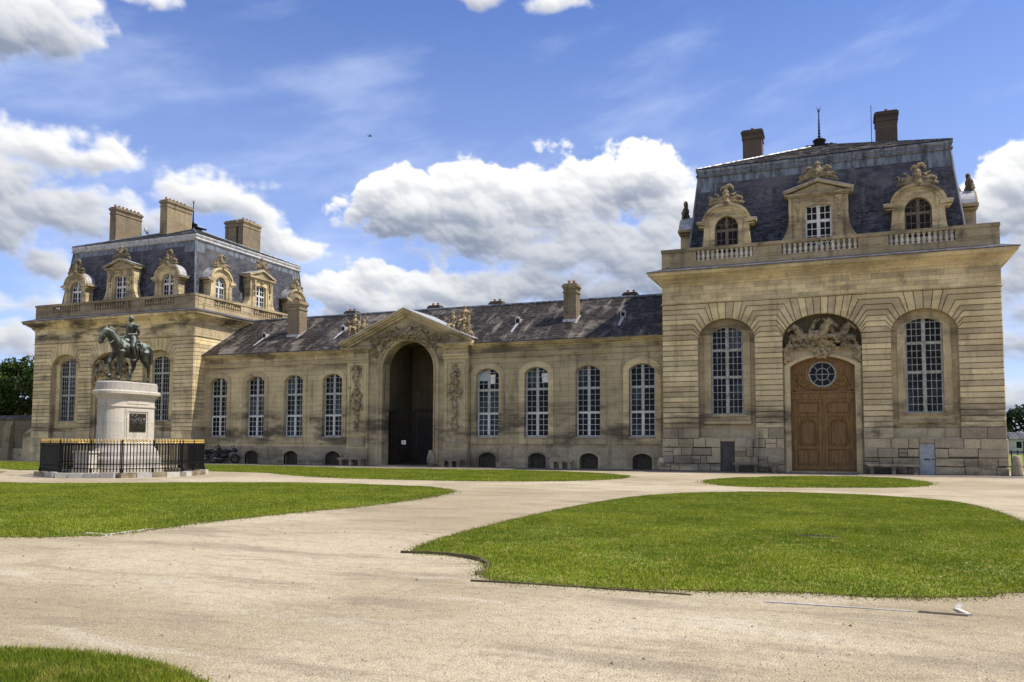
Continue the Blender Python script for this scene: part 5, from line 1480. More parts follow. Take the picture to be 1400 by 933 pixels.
# ------------------------------------------------------------------ motorcycles
def motorcycle(x, y, rz, label):
    o = thing('motorcycle', label, 'motorcycle', (x, y, 0), rz, 'motorcycles parked by the wing wall')
    for xx in (-.70, .72):
        m = MB(); n = 20
        m.tube([(xx + .27 * math.cos(2 * PI * i / n), 0, .32 + .27 * math.sin(2 * PI * i / n)) for i in range(n + 1)], .06, 8)
        wl = m.build('wheel', 'rubber', o, True)
        m = MB(); m.tube([(xx, -.05, .32), (xx, .05, .32)], .06, 8)
        for i in range(5): a = 2 * PI * i / 5; m.tube([(xx, 0, .32), (xx + .25 * math.cos(a), 0, .32 + .25 * math.sin(a))], .018, 5)
        m.build('rim', 'chrome', wl)
    s = Sculpt(); s.ball((.12, 0, .86), (.33, .17, .15)); s.ball((.0, 0, .55), (.30, .16, .20)); s.cap((.2, 0, .8), (.55, 0, .9), .10, .07); s.ball((.68, 0, .92), (.16, .15, .17)); s.cap((-.2, 0, .7), (-.75, 0, .84), .10, .07); s.ball((.66, 0, .64), (.2, .07, .06)); s.chain([(-.95, 0, .5), (-.8, 0, .66), (-.55, 0, .68)], [.05, .07, .06])
    put('body', s.fuse('body', 'blackpaint', .03, 2), o)
    s = Sculpt(); s.cap((-.15, 0, .87), (-.45, 0, .86), .12, .13); s.cap((-.45, 0, .88), (-.78, 0, .95), .12, .10); put('seat', s.fuse('seat', 'rubber', .03, 2), o)
    m = MB(); m.tube([(.72, -.09, .32), (.60, -.09, .9)], .03, 6); m.tube([(.72, .09, .32), (.60, .09, .9)], .03, 6); m.build('fork', 'chrome', o)
    m = MB(); m.tube([(.40, -.38, 1.08), (.52, -.2, 1.08), (.55, 0, 1.02), (.52, .2, 1.08), (.40, .38, 1.08)], .02, 6); m.ball((.52, -.30, 1.22), (.03, .07, .05), 7, 5); m.ball((.52, .30, 1.22), (.03, .07, .05), 7, 5); m.tube([(.5, -.28, 1.08), (.52, -.30, 1.2)], .01, 4); m.tube([(.5, .28, 1.08), (.52, .30, 1.2)], .01, 4)
    m.build('handlebar', 'iron', o)
    m = MB(); m.ball((.84, 0, .94), (.06, .10, .10), 10, 6); m.build('headlight', 'chrome', o, True)
    m = MB(); m.ball((-.86, 0, .82), (.04, .08, .05), 8, 5); m.build('tail_light', 'redlamp', o, True)
    m = MB(); m.tube([(.1, -.16, .36), (-.3, -.18, .32), (-.85, -.2, .40)], [.035, .05, .06], 7); m.build('exhaust', 'chrome', o, True)
    m = MB(); m.add([(.72, -.14, 1.06), (.72, .14, 1.06), (.56, .12, 1.34), (.56, -.12, 1.34)], [(0, 1, 2, 3)]); m.add([(.725, -.14, 1.06), (.725, .14, 1.06), (.565, .12, 1.34), (.565, -.12, 1.34)], [(0, 1, 2, 3)]); m.build('windscreen', 'glass', o)
motorcycle(-41.55, 46.1, 1.1, 'black motorcycle parked nearer to the statue fence, by the wing wall')
motorcycle(-40.35, 46.2, .9, 'black motorcycle with rounded screen, parked farther from the statue fence')

# ------------------------------------------------------------------ equestrian statue on its pedestal
SX, SY = -30.13, 28.04


def stadium(r, hl, n=14):
    """closed outline: straight sides along y (half length hl) with round ends"""
    p = []
    for i in range(n + 1): a = -PI + PI * i / n; p.append((r * math.cos(a), -hl + r * math.sin(a)))
    for i in range(n + 1): a = PI * i / n; p.append((r * math.cos(a), hl + r * math.sin(a)))
    return p


def loft(mb, prof, hl, n=14):
    loops = [[(x, y, z) for x, y in stadium(r, hl, n)] for r, z in prof]; k = len(loops[0])
    for a, b in zip(loops, loops[1:]):
        mb.add(a + b, [(i, (i + 1) % k, k + (i + 1) % k, k + i) for i in range(k)])
    mb.add(loops[0], [tuple(range(k - 1, -1, -1))]); mb.add(loops[-1], [tuple(range(k))])


PD = thing('pedestal', 'tall pale marble pedestal with rounded end and dark bronze plaque', 'pedestal', (SX, SY, 0))
HL = .70
m = MB(); loft(m, [(1.12, .0), (1.12, .34), (1.08, .38)], HL); m.build('step', 'marble', PD)
m = MB(); loft(m, [(1.00, .38), (1.00, .72), (.97, .80), (.90, .86), (.88, 1.05), (.80, 1.16), (.74, 1.22), (.70, 1.30)], HL); m.build('base', 'marble', PD)
m = MB(); loft(m, [(.68, 1.30), (.66, 3.05)], HL); sh = m.build('shaft', 'marble', PD)
m = MB(); loft(m, [(.70, 3.05), (.71, 3.10), (.67, 3.12), (.67, 3.42), (.72, 3.44), (.75, 3.52), (.84, 3.60), (.90, 3.63), (.91, 3.74), (.87, 3.78), (.76, 3.80)], HL); m.build('cornice', 'marble', PD)
m = MB(); loft(m, [(.78, 3.80), (.77, 4.12), (.72, 4.18)], HL); m.build('cap', 'marble', PD)
m = MB()
for (y0, y1, z0, z1, x) in ((-.62, .62, 1.6, 1.66, .70), (-.62, .62, 2.86, 2.92, .70), (-.62, -.56, 1.66, 2.86, .70), (.56, .62, 1.66, 2.86, .70), (-.62, .62, 3.20, 3.34, .69)): m.box(.64, x, y0, y1, z0, z1)
m.build('panel_frame', 'marble', PD)
m = MB(); m.box(.66, .695, -.46, .46, 1.95, 2.78); pq = m.build('plaque', 'bronze_dark', PD)
s = Sculpt(); r = random.Random(12); s.box(.68, .70, -.44, .44, 1.97, 2.76)
for i in range(9):
    y = -.36 + .09 * i; s.chain([(.71, y, 2.05), (.72, y + r.uniform(-.04, .04), 2.3), (.71, y, 2.46 + r.uniform(-.04, .08))], [.03, .05, .035], 6)
for i in range(10): s.ball((.71, r.uniform(-.36, .36), r.uniform(2.4, 2.72)), r.uniform(.03, .06), 6, 4)
put('relief', s.fuse('relief', 'bronze_dark', .016, 0), pq)
# joints of the blocks
m = MB()
m.box(.52, .676, -HL - .014, -HL + .004, 1.3, 3.05)
m.build('joint', 'stone_low', PD)
# altar-like block on the step at the front end
m = MB(); m.box(-.55, .35, -2.22, -1.76, .38, 1.02); m.box(-.60, .40, -2.27, -1.72, 1.02, 1.10)
m.box(-.62, .42, -2.3, -1.70, .0, .38); m.build('front_block', 'marble', PD)

ST = thing('equestrian_statue', 'green bronze statue of a mounted officer on a standing horse', 'statue', (SX, SY, 4.18))
m = MB(); loft(m, [(.46, .0), (.46, .05), (.44, .07)], .86); m.build('base_plate', 'bronze_dark', ST)
k = 1.18
H = Sculpt()
V = lambda x, y, z: (x * k, y * k * .86 + .06, z * k + .05)
# horse faces -y; trunk
H.chain([V(0, -.55, 1.28), V(0, -.2, 1.20), V(0, .25, 1.22), V(0, .62, 1.30)], [.29 * k, .31 * k, .30 * k, .29 * k], 14)
H.ball(V(0, -.62, 1.25), (.26 * k, .25 * k, .33 * k)); H.ball(V(.10, .66, 1.26), (.20 * k, .28 * k, .30 * k)); H.ball(V(-.10, .66, 1.26), (.20 * k, .28 * k, .30 * k))
H.ball(V(0, -.48, 1.50), (.13 * k, .3 * k, .12 * k)); H.ball(V(0, .6, 1.50), (.18 * k, .28 * k, .10 * k))
# neck arched, head tucked and slightly turned to its right
H.chain([V(0, -.70, 1.38), V(0, -.94, 1.60), V(-.02, -1.12, 1.80), V(-.03, -1.24, 1.88)], [.25 * k, .195 * k, .15 * k, .125 * k], 12)
H.chain([V(0, -.62, 1.60), V(0, -.84, 1.80), V(-.01, -1.04, 1.95), V(-.03, -1.18, 1.98)], [.10 * k, .09 * k, .08 * k, .05 * k], 8)
H.ball(V(-.03, -1.28, 1.79), (.115 * k, .13 * k, .15 * k))
H.chain([V(-.03, -1.28, 1.87), V(-.06, -1.44, 1.64), V(-.08, -1.52, 1.45), V(-.08, -1.52, 1.38)], [.115 * k, .098 * k, .07 * k, .068 * k], 10)
H.chain([V(-.03, -1.26, 1.73), V(-.06, -1.38, 1.56), V(-.08, -1.46, 1.40)], [.09 * k, .07 * k, .05 * k], 8)
for g in (-1, 1):
    H.chain([V(-.03 + g * .06, -1.22, 1.97), V(-.03 + g * .08, -1.23, 2.06), V(-.03 + g * .075, -1.25, 2.15)], [.035 * k, .032 * k, .008 * k], 6)
    H.ball(V(-.045 + g * .085, -1.37, 1.77), .03 * k, 6, 4); H.ball(V(-.075 + g * .045, -1.55, 1.42), .025 * k, 6, 4)
# legs: knee, fetlock, hoof
def leg(pts, rs):
    H.chain([V(*p) for p in pts], [q * k for q in rs], 9)
leg([(.15, -.60, 1.12), (.16, -.64, .84), (.16, -.66, .58), (.16, -.66, .32), (.16, -.68, .16), (.16, -.74, .06)], [.15, .10, .072, .05, .058, .07])
leg([(-.15, -.60, 1.12), (-.16, -.78, .92), (-.16, -.92, .70), (-.16, -.84, .42), (-.16, -.84, .26), (-.16, -.92, .17)], [.15, .10, .072, .05, .058, .07])
leg([(.16, .68, 1.14), (.17, .62, .88), (.17, .90, .62), (.17, .92, .36), (.17, .93, .17), (.17, .88, .06)], [.22, .14, .085, .055, .06, .07])
leg([(-.16, .64, 1.14), (-.17, .40, .90), (-.17, .42, .62), (-.17, .30, .36), (-.17, .22, .17), (-.17, .15, .06)], [.22, .14, .085, .055, .06, .07])
# tail
H.chain([V(0, .90, 1.44), V(.01, 1.04, 1.46), V(.02, 1.15, 1.34), V(.02, 1.20, 1.12), V(.02, 1.18, .86), V(.02, 1.12, .66)], [.06 * k, .075 * k, .095 * k, .10 * k, .085 * k, .03 * k], 9)
HO = put('horse', H.fuse('horse', 'bronze', .024, 3), ST)
mm = MB()
mm.tube([V(.06, -1.47, 1.46), V(.14, -1.2, 1.40), V(.14, -.86, 1.62), V(.1, -.42, 1.72)], .014 * k, 5); mm.tube([V(-.18, -1.47, 1.46), V(-.2, -1.2, 1.40), V(-.16, -.86, 1.62), V(-.08, -.42, 1.72)], .014 * k, 5)
for tt in (0, 1):
    mm.tube([V(-.035 + .115 * math.cos(a), -1.36 - .08 * tt, 1.77 - .2 * tt + .12 * math.sin(a)) for a in [2 * PI * i / 14 for i in range(15)]], .012 * k, 4)
mm.tube([V(.29 * math.cos(a), -.72 - .08 * math.sin(a), 1.36 + .27 * math.sin(a)) for a in [PI + PI * i / 10 for i in range(11)]], .018 * k, 5)
mm.build('bridle', 'bronze', HO)
sd_ = Sculpt(); sd_.chain([V(0, -.22, 1.53), V(0, .06, 1.50), V(0, .32, 1.56)], [.17 * k, .17 * k, .16 * k], 10)
for g in (-1, 1):
    sd_.chain([V(g * .22, .02, 1.48), V(g * .325, .06, 1.2), V(g * .325, .10, 1.02)], [.08 * k, .05 * k, .04 * k], 8); sd_.chain([V(g * .22, .36, 1.46), V(g * .31, .40, 1.2), V(g * .30, .42, 1.05)], [.09 * k, .06 * k, .04 * k], 8); sd_.chain([V(g * .24, .22, 1.46), V(g * .325, .25, 1.2), V(g * .32, .26, 1.03)], [.09 * k, .06 * k, .04 * k], 8)
put('saddle_cloth', sd_.fuse('saddle_cloth', 'bronze', .026, 2), HO)
# rider
R = Sculpt()
R.chain([V(0, .08, 1.68), V(0, .08, 1.90), V(0, .06, 2.12), V(0, .07, 2.22)], [.17 * k, .145 * k, .175 * k, .13 * k], 12)
for g in (-1, 1): R.cap(V(g * .05, .06, 2.16), V(g * .19, .07, 2.18), .10 * k, .085 * k)
R.cap(V(0, .06, 2.24), V(0, .04, 2.36), .066 * k, .062 * k)
R.ball(V(0, .02, 2.46), (.083 * k, .10 * k, .125 * k), 12, 8); R.ball(V(0, -.055, 2.40), (.055 * k, .05 * k, .06 * k), 8, 6); R.cap(V(0, -.075, 2.45), V(0, -.10, 2.43), .016 * k, .02 * k, 6)
for g in (-1, 1): R.ball(V(g * .085, .035, 2.45), (.016 * k, .028 * k, .036 * k), 6, 4)
R.cap(V(-.03, -.088, 2.395), V(.03, -.088, 2.395), .015 * k, .015 * k, 5)
# arms to the reins
for g, hz in ((-1, 1.74), (1, 1.80)):
    R.chain([V(g * .215, .07, 2.14), V(g * .285, .16, 1.94), V(g * .27, .13, 1.84)], [.075 * k, .062 * k, .056 * k], 9); R.chain([V(g * .27, .13, 1.84), V(g * .15, -.14, hz + .02)], [.056 * k, .042 * k], 9)
    hx = g * .12; R.ball(V(hx, -.19, hz + .01), (.042 * k, .055 * k, .035 * k), 8, 5)
    for i in range(4): R.chain([V(hx - g * .02 + .0 * i, -.225, hz + .035 - .02 * i), V(hx - g * .05, -.245 + .008 * i, hz + .03 - .02 * i), V(hx - g * .065, -.21 + .006 * i, hz + .025 - .018 * i)], [.012 * k, .0115 * k, .010 * k], 5)
    R.chain([V(hx, -.17, hz + .045), V(hx - g * .035, -.2, hz + .06)], [.015 * k, .011 * k], 5)
# legs astride with boots
for g in (-1, 1):
    R.chain([V(g * .10, .08, 1.66), V(g * .27, -.10, 1.50), V(g * .345, -.22, 1.30)], [.13 * k, .115 * k, .085 * k], 10)
    R.chain([V(g * .345, -.22, 1.30), V(g * .365, -.13, 1.05), V(g * .365, -.06, .86)], [.082 * k, .075 * k, .052 * k], 9)
    R.chain([V(g * .365, -.05, .84), V(g * .37, -.15, .80), V(g * .375, -.25, .80)], [.055 * k, .045 * k, .035 * k], 8)
RI = put('rider', R.fuse('rider', 'bronze', .018, 2), ST)
c_ = Sculpt()
c_.chain([V(0, .12, 1.72), V(0, .26, 1.62), V(0, .36, 1.54)], [.18 * k, .13 * k, .09 * k], 9)
for g in (-1, 1):
    c_.chain([V(g * .12, .0, 1.74), V(g * .24, -.05, 1.58), V(g * .30, -.08, 1.42)], [.13 * k, .10 * k, .07 * k], 9); c_.ball(V(g * .235, .07, 2.205), (.085 * k, .075 * k, .035 * k), 8, 5)
    for i in range(5): c_.cap(V(g * .30, .02 + .025 * i, 2.19), V(g * .315, .02 + .025 * i, 2.12), .012 * k, .009 * k, 4)
c_.chain([V(0, .0, 1.80), V(.12, .09, 1.80), V(0, .2, 1.80), V(-.12, .09, 1.80), V(0, .0, 1.80)], [.085 * k] * 5, 8)
put('tunic', c_.fuse('tunic', 'bronze', .018, 1), RI)
mm = MB(); mm.tube([V(.33, .12, 1.62), V(.37, .26, 1.30), V(.37, .34, .98), V(.36, .36, .80)], [.02 * k, .02 * k, .018 * k, .01 * k], 6); mm.tube([V(.33, .10, 1.66), V(.31, .06, 1.76)], .025 * k, 6); mm.build('sabre', 'bronze', RI)
mm = MB()
for g in (-1, 1): mm.tube([V(g * .36, -.10, 1.2), V(g * .37, -.17, .92), V(g * .42, -.17, .78), V(g * .32, -.17, .78), V(g * .36, -.17, .92)], .012 * k, 4)
mm.build('stirrups', 'bronze', HO)

# ------------------------------------------------------------------ octagonal railing with gilded spearheads
FN = thing('iron_railing', 'black octagonal iron railing with gilded spearheads round the statue', 'railing', (SX, SY, 0))
RAD = 3.34
vt = [(RAD * math.cos(PI / 4 * i), RAD * math.sin(PI / 4 * i)) for i in range(8)]
bm_ = MB(); bm_.box(-.016, .016, -.016, .016, 0, 1.22); ME_PK = bm_.mesh('picket', 'iron')
bm_ = MB(); bm_.lathe((0, 0, 0), [(.014, 0), (.034, .03), (.02, .05), (.038, .09), (.03, .13), (.004, .20)], 6); bm_.box(-.03, .03, -.007, .007, .05, .06); ME_SP = bm_.mesh('spearhead', 'gold')
bm_ = MB(); bm_.box(-.024, .024, -.024, .024, 0, 1.24); bm_.box(-.05, .05, -.05, .05, 0, .16); bm_.box(-.034, .034, -.034, .034, 1.15, 1.19); bm_.lathe((0, 0, 1.24), [(.024, 0), (.04, .03), (.024, .06), (.034, .09), (.004, .16)], 8); ME_PT = bm_.mesh('post', 'iron')
r = random.Random(6)
for i in range(8):
    a, b = Vector(vt[i]), Vector(vt[(i + 1) % 8]); d_ = b - a; L = d_.length; ang = math.atan2(d_.y, d_.x)
    put('post', ME_PT, FN, (a.x, a.y, .22), (0, 0, ang)); mid = (a + b) / 2; put('post', ME_PT, FN, (mid.x, mid.y, .22), (0, 0, ang), (.8, .8, 1))
    m = MB(); e = .03
    for z in (.36, .55, 1.36): m.box(e, L - e, -.016, .016, z, z + .04)
    m.build('rail', 'iron', FN, False, (a.x, a.y, 0), (0, 0, ang))
    n = 19
    for j in range(n):
        if j == 9: continue
        p = a + d_ * ((j + .5) / n)
        o = put('picket', ME_PK, FN, (p.x, p.y, .24), (0, 0, ang)); put('spearhead', ME_SP, o, (0, 0, 1.20))
    # plinth stones, worn and uneven
    nst = 4; u = -.08
    for j in range(nst):
        w_ = L / nst * r.uniform(.85, 1.05); nx = Vector((d_.y, -d_.x)).normalized()
        m = MB(); f_ = lambda uu, z, nn: (uu, -nn, z)
        t = r.uniform(-.03, .03); m.prism(rect(u, min(u + w_ - .03, L + .08), .0, .215 + r.uniform(-.02, .006)), lambda uu, z, nn: (uu, -nn, z), -.22, .20 + t)
        st_ = m.build('stone', 'kerb' if r.random() < .5 else 'stone_low', FN, False, (a.x, a.y, 0), (0, 0, ang)); u += w_
        if u > L: break

# ------------------------------------------------------------------ ground, lawns, kerbs
m = MB(); m.add([(-1500, -300, 0), (1500, -300, 0), (1500, 2600, 0), (-1500, 2600, 0)], [(0, 1, 2, 3)])
m.build('ground', 'ground', kind='structure')
rg = np.random.default_rng(9); m = MB(); fr_ = [(8.3 - .8 * i, (42.7 if 8.3 - .8 * i > -9.6 else 43.5) + rg.normal(0, .12)) for i in range(65)]
m.add([(-43.1, 47.25, .004), (-9.3, 47.25, .004), (-9.3, 46.1, .004), (8.3, 46.1, .004)] + [(x, y, .004) for x, y in fr_], [tuple(range(4 + len(fr_)))]); m.build('pavement', 'cobble', kind='structure')
def poly_smooth(P, it=2):
    for _ in range(it):
        Q = []
        for i in range(len(P)):
            a, b = P[i], P[(i + 1) % len(P)]; Q += [(a[0] * .75 + b[0] * .25, a[1] * .75 + b[1] * .25), (a[0] * .25 + b[0] * .75, a[1] * .25 + b[1] * .75)]
        P = Q
    return P
LAWN_R = [(-5.55, 10.0), (-5.85, 12.1), (-5.95, 15.2), (-5.85, 19.0), (-5.4, 23.1), (-4.3, 25.3), (-2.2, 26.9), (.4, 26.6), (2.4, 25.0), (3.0, 22.9), (3.2, 19.0), (3.0, 15.2), (2.6, 11.8), (1.9, 10.1), (1.0, 9.2), (.4, 8.95), (-.4, 8.9), (-1.1, 8.7), (-1.8, 8.42), (-3.3, 8.34), (-3.7, 8.45), (-3.88, 8.9), (-4.15, 9.6), (-4.6, 9.95), (-5.1, 10.08)]
LAWN_L = [(-40, 30.0), (-30, 12.5), (-20, 9.0), (-14.5, 8.6), (-11.75, 9.2), (-11.2, 9.85), (-10.95, 9.98), (-11.05, 10.9), (-11.1, 12.6), (-10.9, 14.6), (-10.5, 16.9), (-10.55, 20.0), (-11.1, 22.8), (-12.0, 24.1), (-14.0, 25.2), (-17.9, 25.6), (-21.6, 24.3), (-25.4, 21.3), (-29.5, 20.6), (-34, 24)]
LAWN_C = [(-39.6, 43.6), (-37.5, 40.2), (-34.2, 36.5), (-31.6, 33.8), (-28.6, 33.4), (-26.4, 33.3), (-24.4, 31.8), (-20.4, 29.5), (-14.8, 29.3), (-12.0, 29.9), (-9.7, 31.6), (-8.6, 34.4), (-9.4, 38.4), (-14.9, 42.3), (-21.3, 42.0), (-26.4, 41.6), (-33.2, 42.8)]
LAWN_P = [(-5.3, 32.6), (-4.9, 36.3), (-2.4, 40.3), (1.5, 41.2), (3.0, 37.8), (3.15, 34.5), (2.3, 31.9), (-1.0, 30.2), (-3.6, 29.6)]
LAWN_W = [(-75, 44), (-52.8, 42.6), (-46.5, 42.5), (-41.5, 38.5), (-38.2, 31.4), (-40.5, 30.0), (-55.2, 38.5), (-75, 42)]
LAWN_B = [(-9, 3.4), (-5.7, 4.18), (-5.0, 4.34), (-4.4, 4.34), (-3.85, 4.16), (-3.45, 3.95), (-3.3, 3.0), (-9, 2.2)]
rg = np.random.default_rng(4)
def rag(P, amp, n=3):
    """densify and fray an outline"""
    out = []
    for i in range(len(P)):
        a, b = np.array(P[i]), np.array(P[(i + 1) % len(P)]); L = np.hypot(*(b - a)); k = max(1, int(L / .25))
        for j in range(k): out.append(tuple(a + (b - a) * j / k + rg.normal(0, amp, 2)))
    return out
def inside(pts, P):
    P = np.array(P); x, y = pts[:, 0], pts[:, 1]; c = np.zeros(len(pts), bool); j = len(P) - 1
    for i in range(len(P)):
        xi, yi, xj, yj = P[i][0], P[i][1], P[j][0], P[j][1]
        cond = ((yi > y) != (yj > y)) & (x < (xj - xi) * (y - yi) / (yj - yi + 1e-12) + xi); c ^= cond; j = i
    return c
BL_V, BL_F = [], []
def sow(P, dens_, h, wd, lo=None, clump=.5, region=None):
    P_ = np.array(P); mn, mx = P_.min(0), P_.max(0)
    if region: mn = np.maximum(mn, region[0]); mx = np.minimum(mx, region[1])
    n = int((mx - mn).prod() * dens_); p = rg.uniform(mn, mx, (n, 2)); p = p[inside(p, P)]; p = p[((p[:, 0] + .45) / .44) ** 2 + ((p[:, 1] - 14.27) / .27) ** 2 > rg.uniform(.15, 1, len(p))]; n = len(p)
    ph = np.sin(p[:, 0] * 2.1 + 1.3 * np.sin(p[:, 1] * 1.3)) * np.sin(p[:, 1] * 1.7 + 1.1 * np.sin(p[:, 0] * .9)) 
    hh = h * rg.uniform(.5, 1.25, n) * (1 + .35 * ph); a = rg.uniform(0, 2 * np.pi, n); t = rg.normal(0, .42, (n, 2)) * hh[:, None]
    w_ = wd * rg.uniform(.7, 1.3, n); dx, dy = np.cos(a) * w_ / 2, np.sin(a) * w_ / 2; p = p + rg.normal(0, .035, (n, 2)); z = np.full(n, .008)
    v = np.stack([np.stack([p[:, 0] - dx, p[:, 1] - dy, z], 1), np.stack([p[:, 0] + dx, p[:, 1] + dy, z], 1), np.stack([p[:, 0] + t[:, 0], p[:, 1] + t[:, 1], z + hh], 1)], 1)
    return v.reshape(-1, 3)
def tri_mesh(name, V_, mat, **props):
    n = len(V_) // 3; me = bpy.data.meshes.new(name); me.vertices.add(len(V_)); me.vertices.foreach_set('co', V_.astype(np.float32).ravel())
    me.loops.add(len(V_)); me.loops.foreach_set('vertex_index', np.arange(len(V_), dtype=np.int32)); me.polygons.add(n)
    me.polygons.foreach_set('loop_start', np.arange(0, 3 * n, 3, dtype=np.int32)); me.update(); me.validate(); me.materials.append(M[mat])
    return put(name, me, **props)
from mathutils.geometry import tessellate_polygon
def lawn(P, dens_, h, wd, region=None, rough=.03):
    Q = rag(poly_smooth(P, 1), rough); mb_ = MB(); c = np.mean(Q, 0)
    mb_.add([(x, y, .010) for x, y in Q], [tuple(f) for f in tessellate_polygon([[Vector((x, y, 0)) for x, y in Q]])]); me = bpy.data.meshes.new('lawn'); me.from_pydata(mb_.v, [], mb_.f); me.materials.append(M['turf']); put('lawn', me, kind='structure')
    return sow(Q, dens_, h, wd, region=region)
allb = [lawn(LAWN_R, 2600, .030, .014, None, .045), lawn(LAWN_L, 1400, .034, .019, ((-39, 8), (0, 30)), .05), lawn(LAWN_C, 520, .045, .034), lawn(LAWN_P, 900, .045, .03), lawn(LAWN_W, 260, .045, .05), lawn(LAWN_B, 17000, .045, .007, ((-6.5, 3.4), (-3, 5)), .015)]
tri_mesh('grass', np.concatenate(allb), 'blade', kind='stuff')
# hollow in the right lawn with a concrete rim
hol = thing('drain_hollow', 'dark sunken drain with pale front edge in the large right lawn', 'drain', (-.45, 14.15, 0))
m = MB(); m.add([((.40 + rnd.uniform(-.06, .06)) * math.cos(2 * PI * i / 22), .12 + (.26 + rnd.uniform(-.06, .06)) * math.sin(2 * PI * i / 22), .016) for i in range(22)], [tuple(range(22))]); m.build('opening', 'soil', hol)  # flat dark patch stands for the hollow
m = MB(); m.box(-.05, .42, -.16, -.125, .0, .03); m.build('rim', 'stone_low', hol)
# kerbs
def kerb(pts, label, h=.07, w_=.07, mat='kerb', n=None):
    o = thing('lawn_kerb', label, 'kerb', (pts[0][0], pts[0][1], 0), 0, 'low edging strips of the lawns')
    for i in range(len(pts) - 1):
        a, b = Vector(pts[i]), Vector(pts[i + 1]); d_ = b - a; L = d_.length
        mb_ = MB(); mb_.box(0, L - .012, -w_ / 2, w_ / 2, -.02, h * rnd.uniform(.6, 1.2))
        mb_.build('kerb_piece', mat, o, False, (a.x - pts[0][0], a.y - pts[0][1], 0), (0, rnd.uniform(-.006, .006), math.atan2(d_.y, d_.x)))
arcp = [(-5.62, 9.93), (-5.3, 10.0), (-4.95, 9.98), (-4.6, 9.85), (-4.3, 9.65), (-4.08, 9.38), (-3.95, 9.08), (-3.88, 8.8), (-3.9, 8.6)]
kerb(arcp, 'curved dark kerb strip at left tip of the large right lawn', .042, .02, 'stone_dark')  # shadowed inner face of the kerb painted as dark stone
kerb([(-3.78, 8.22), (-3.2, 8.29), (-2.5, 8.32), (-1.9, 8.32), (-1.42, 8.32)], 'straight thin kerb strip along front edge of the large right lawn', .016, .024, 'stone_dark')
kerb([(-.72, 8.24), (-.05, 8.28), (.55, 8.3)], 'half buried pale kerb strip in the gravel', .012, .035)
kerb([(.6, 8.29), (1.0, 8.27)], 'short end piece of kerb near the white bent corner strip', .02, .04, 'stone_low')
kerb([(1.0, 8.28), (.93, 8.52), (1.0, 8.82)], 'white bent corner strip lying at the front of the gravel', .018, .045, 'kerb')
kerb([(-11.55, 9.98), (-10.98, 9.93), (-11.03, 10.45), (-11.08, 10.95)], 'pale angled kerb stones at corner of the large left lawn', .03, .08)
# pebbles and clods strewn over the near gravel
pv = []
n = 5200; p = np.stack([rg.uniform(-11, 6, n), 4.0 + 10 * rg.uniform(0, 1, n) ** 1.6], 1); keep = ~(inside(p, LAWN_R) | inside(p, LAWN_L) | inside(p, LAWN_B)); p = p[keep]
sz = rg.uniform(.004, .010, len(p)) * (1 + 1.6 * (rg.uniform(0, 1, len(p)) > .97))
tet = np.array([[1, 0, -.2], [-.5, .87, -.2], [-.6, -.8, -.2], [.1, .05, .7]]); fi = [[0, 1, 3], [1, 2, 3], [2, 0, 3]]
an = rg.uniform(0, 6.28, len(p)); ca, sa = np.cos(an), np.sin(an)
for f in fi:
    q = np.zeros((len(p), 3, 3))
    for j, vi in enumerate(f):
        t = tet[vi]; q[:, j, 0] = p[:, 0] + sz * (t[0] * ca - t[1] * sa); q[:, j, 1] = p[:, 1] + sz * (t[0] * sa + t[1] * ca); q[:, j, 2] = sz * (t[2] + .15)
    pv.append(q)
pv = np.stack(pv, 1).reshape(-1, 3)
tri_mesh('pebbles', pv, 'stone_low', kind='stuff')
# dry fringe and stray tufts just outside the lawn edges
wv = []
def fringe(P, per_m, reach, h0, only=None):
    Q = poly_smooth(P, 1)
    for i in range(len(Q)):
        a, b = np.array(Q[i]), np.array(Q[(i + 1) % len(Q)])
        if only and not only((a + b) / 2): continue
        L = np.hypot(*(b - a)); n = int(per_m * L)
        if n < 1: continue
        c0 = a + (b - a) * rg.uniform(0, 1, (n, 1)); off = rg.exponential(reach, n) - .02; nx = np.array([b[1] - a[1], a[0] - b[0]]) / max(L, 1e-6)
        ar = sum(Q[j][0] * Q[(j + 1) % len(Q)][1] - Q[(j + 1) % len(Q)][0] * Q[j][1] for j in range(len(Q)))
        p = c0 + nx * (off * (1 if ar > 0 else -1))[:, None]; h = h0 * rg.uniform(.4, 1.2, n) * np.exp(-np.clip(off, 0, 9) / (reach * 2.2)); an = rg.uniform(0, 6.28, n); w_ = h0 * .16
        tl = rg.normal(0, .6, (n, 2)) * h[:, None]
        wv.append(np.stack([np.stack([p[:, 0] - w_ * np.cos(an), p[:, 1] - w_ * np.sin(an), h * 0 + .002], 1), np.stack([p[:, 0] + w_ * np.cos(an), p[:, 1] + w_ * np.sin(an), h * 0 + .002], 1), np.stack([p[:, 0] + tl[:, 0], p[:, 1] + tl[:, 1], h], 1)], 1).reshape(-1, 3))
fringe(LAWN_R, 420, .10, .045); fringe(LAWN_L, 260, .14, .05, lambda q: q[0] > -30); fringe(LAWN_B, 900, .03, .04, lambda q: -6.5 < q[0] < -3.2); fringe(LAWN_C, 60, .2, .06); fringe(LAWN_P, 60, .2, .06)
tri_mesh('weeds', np.concatenate(wv), 'ivy', kind='stuff')
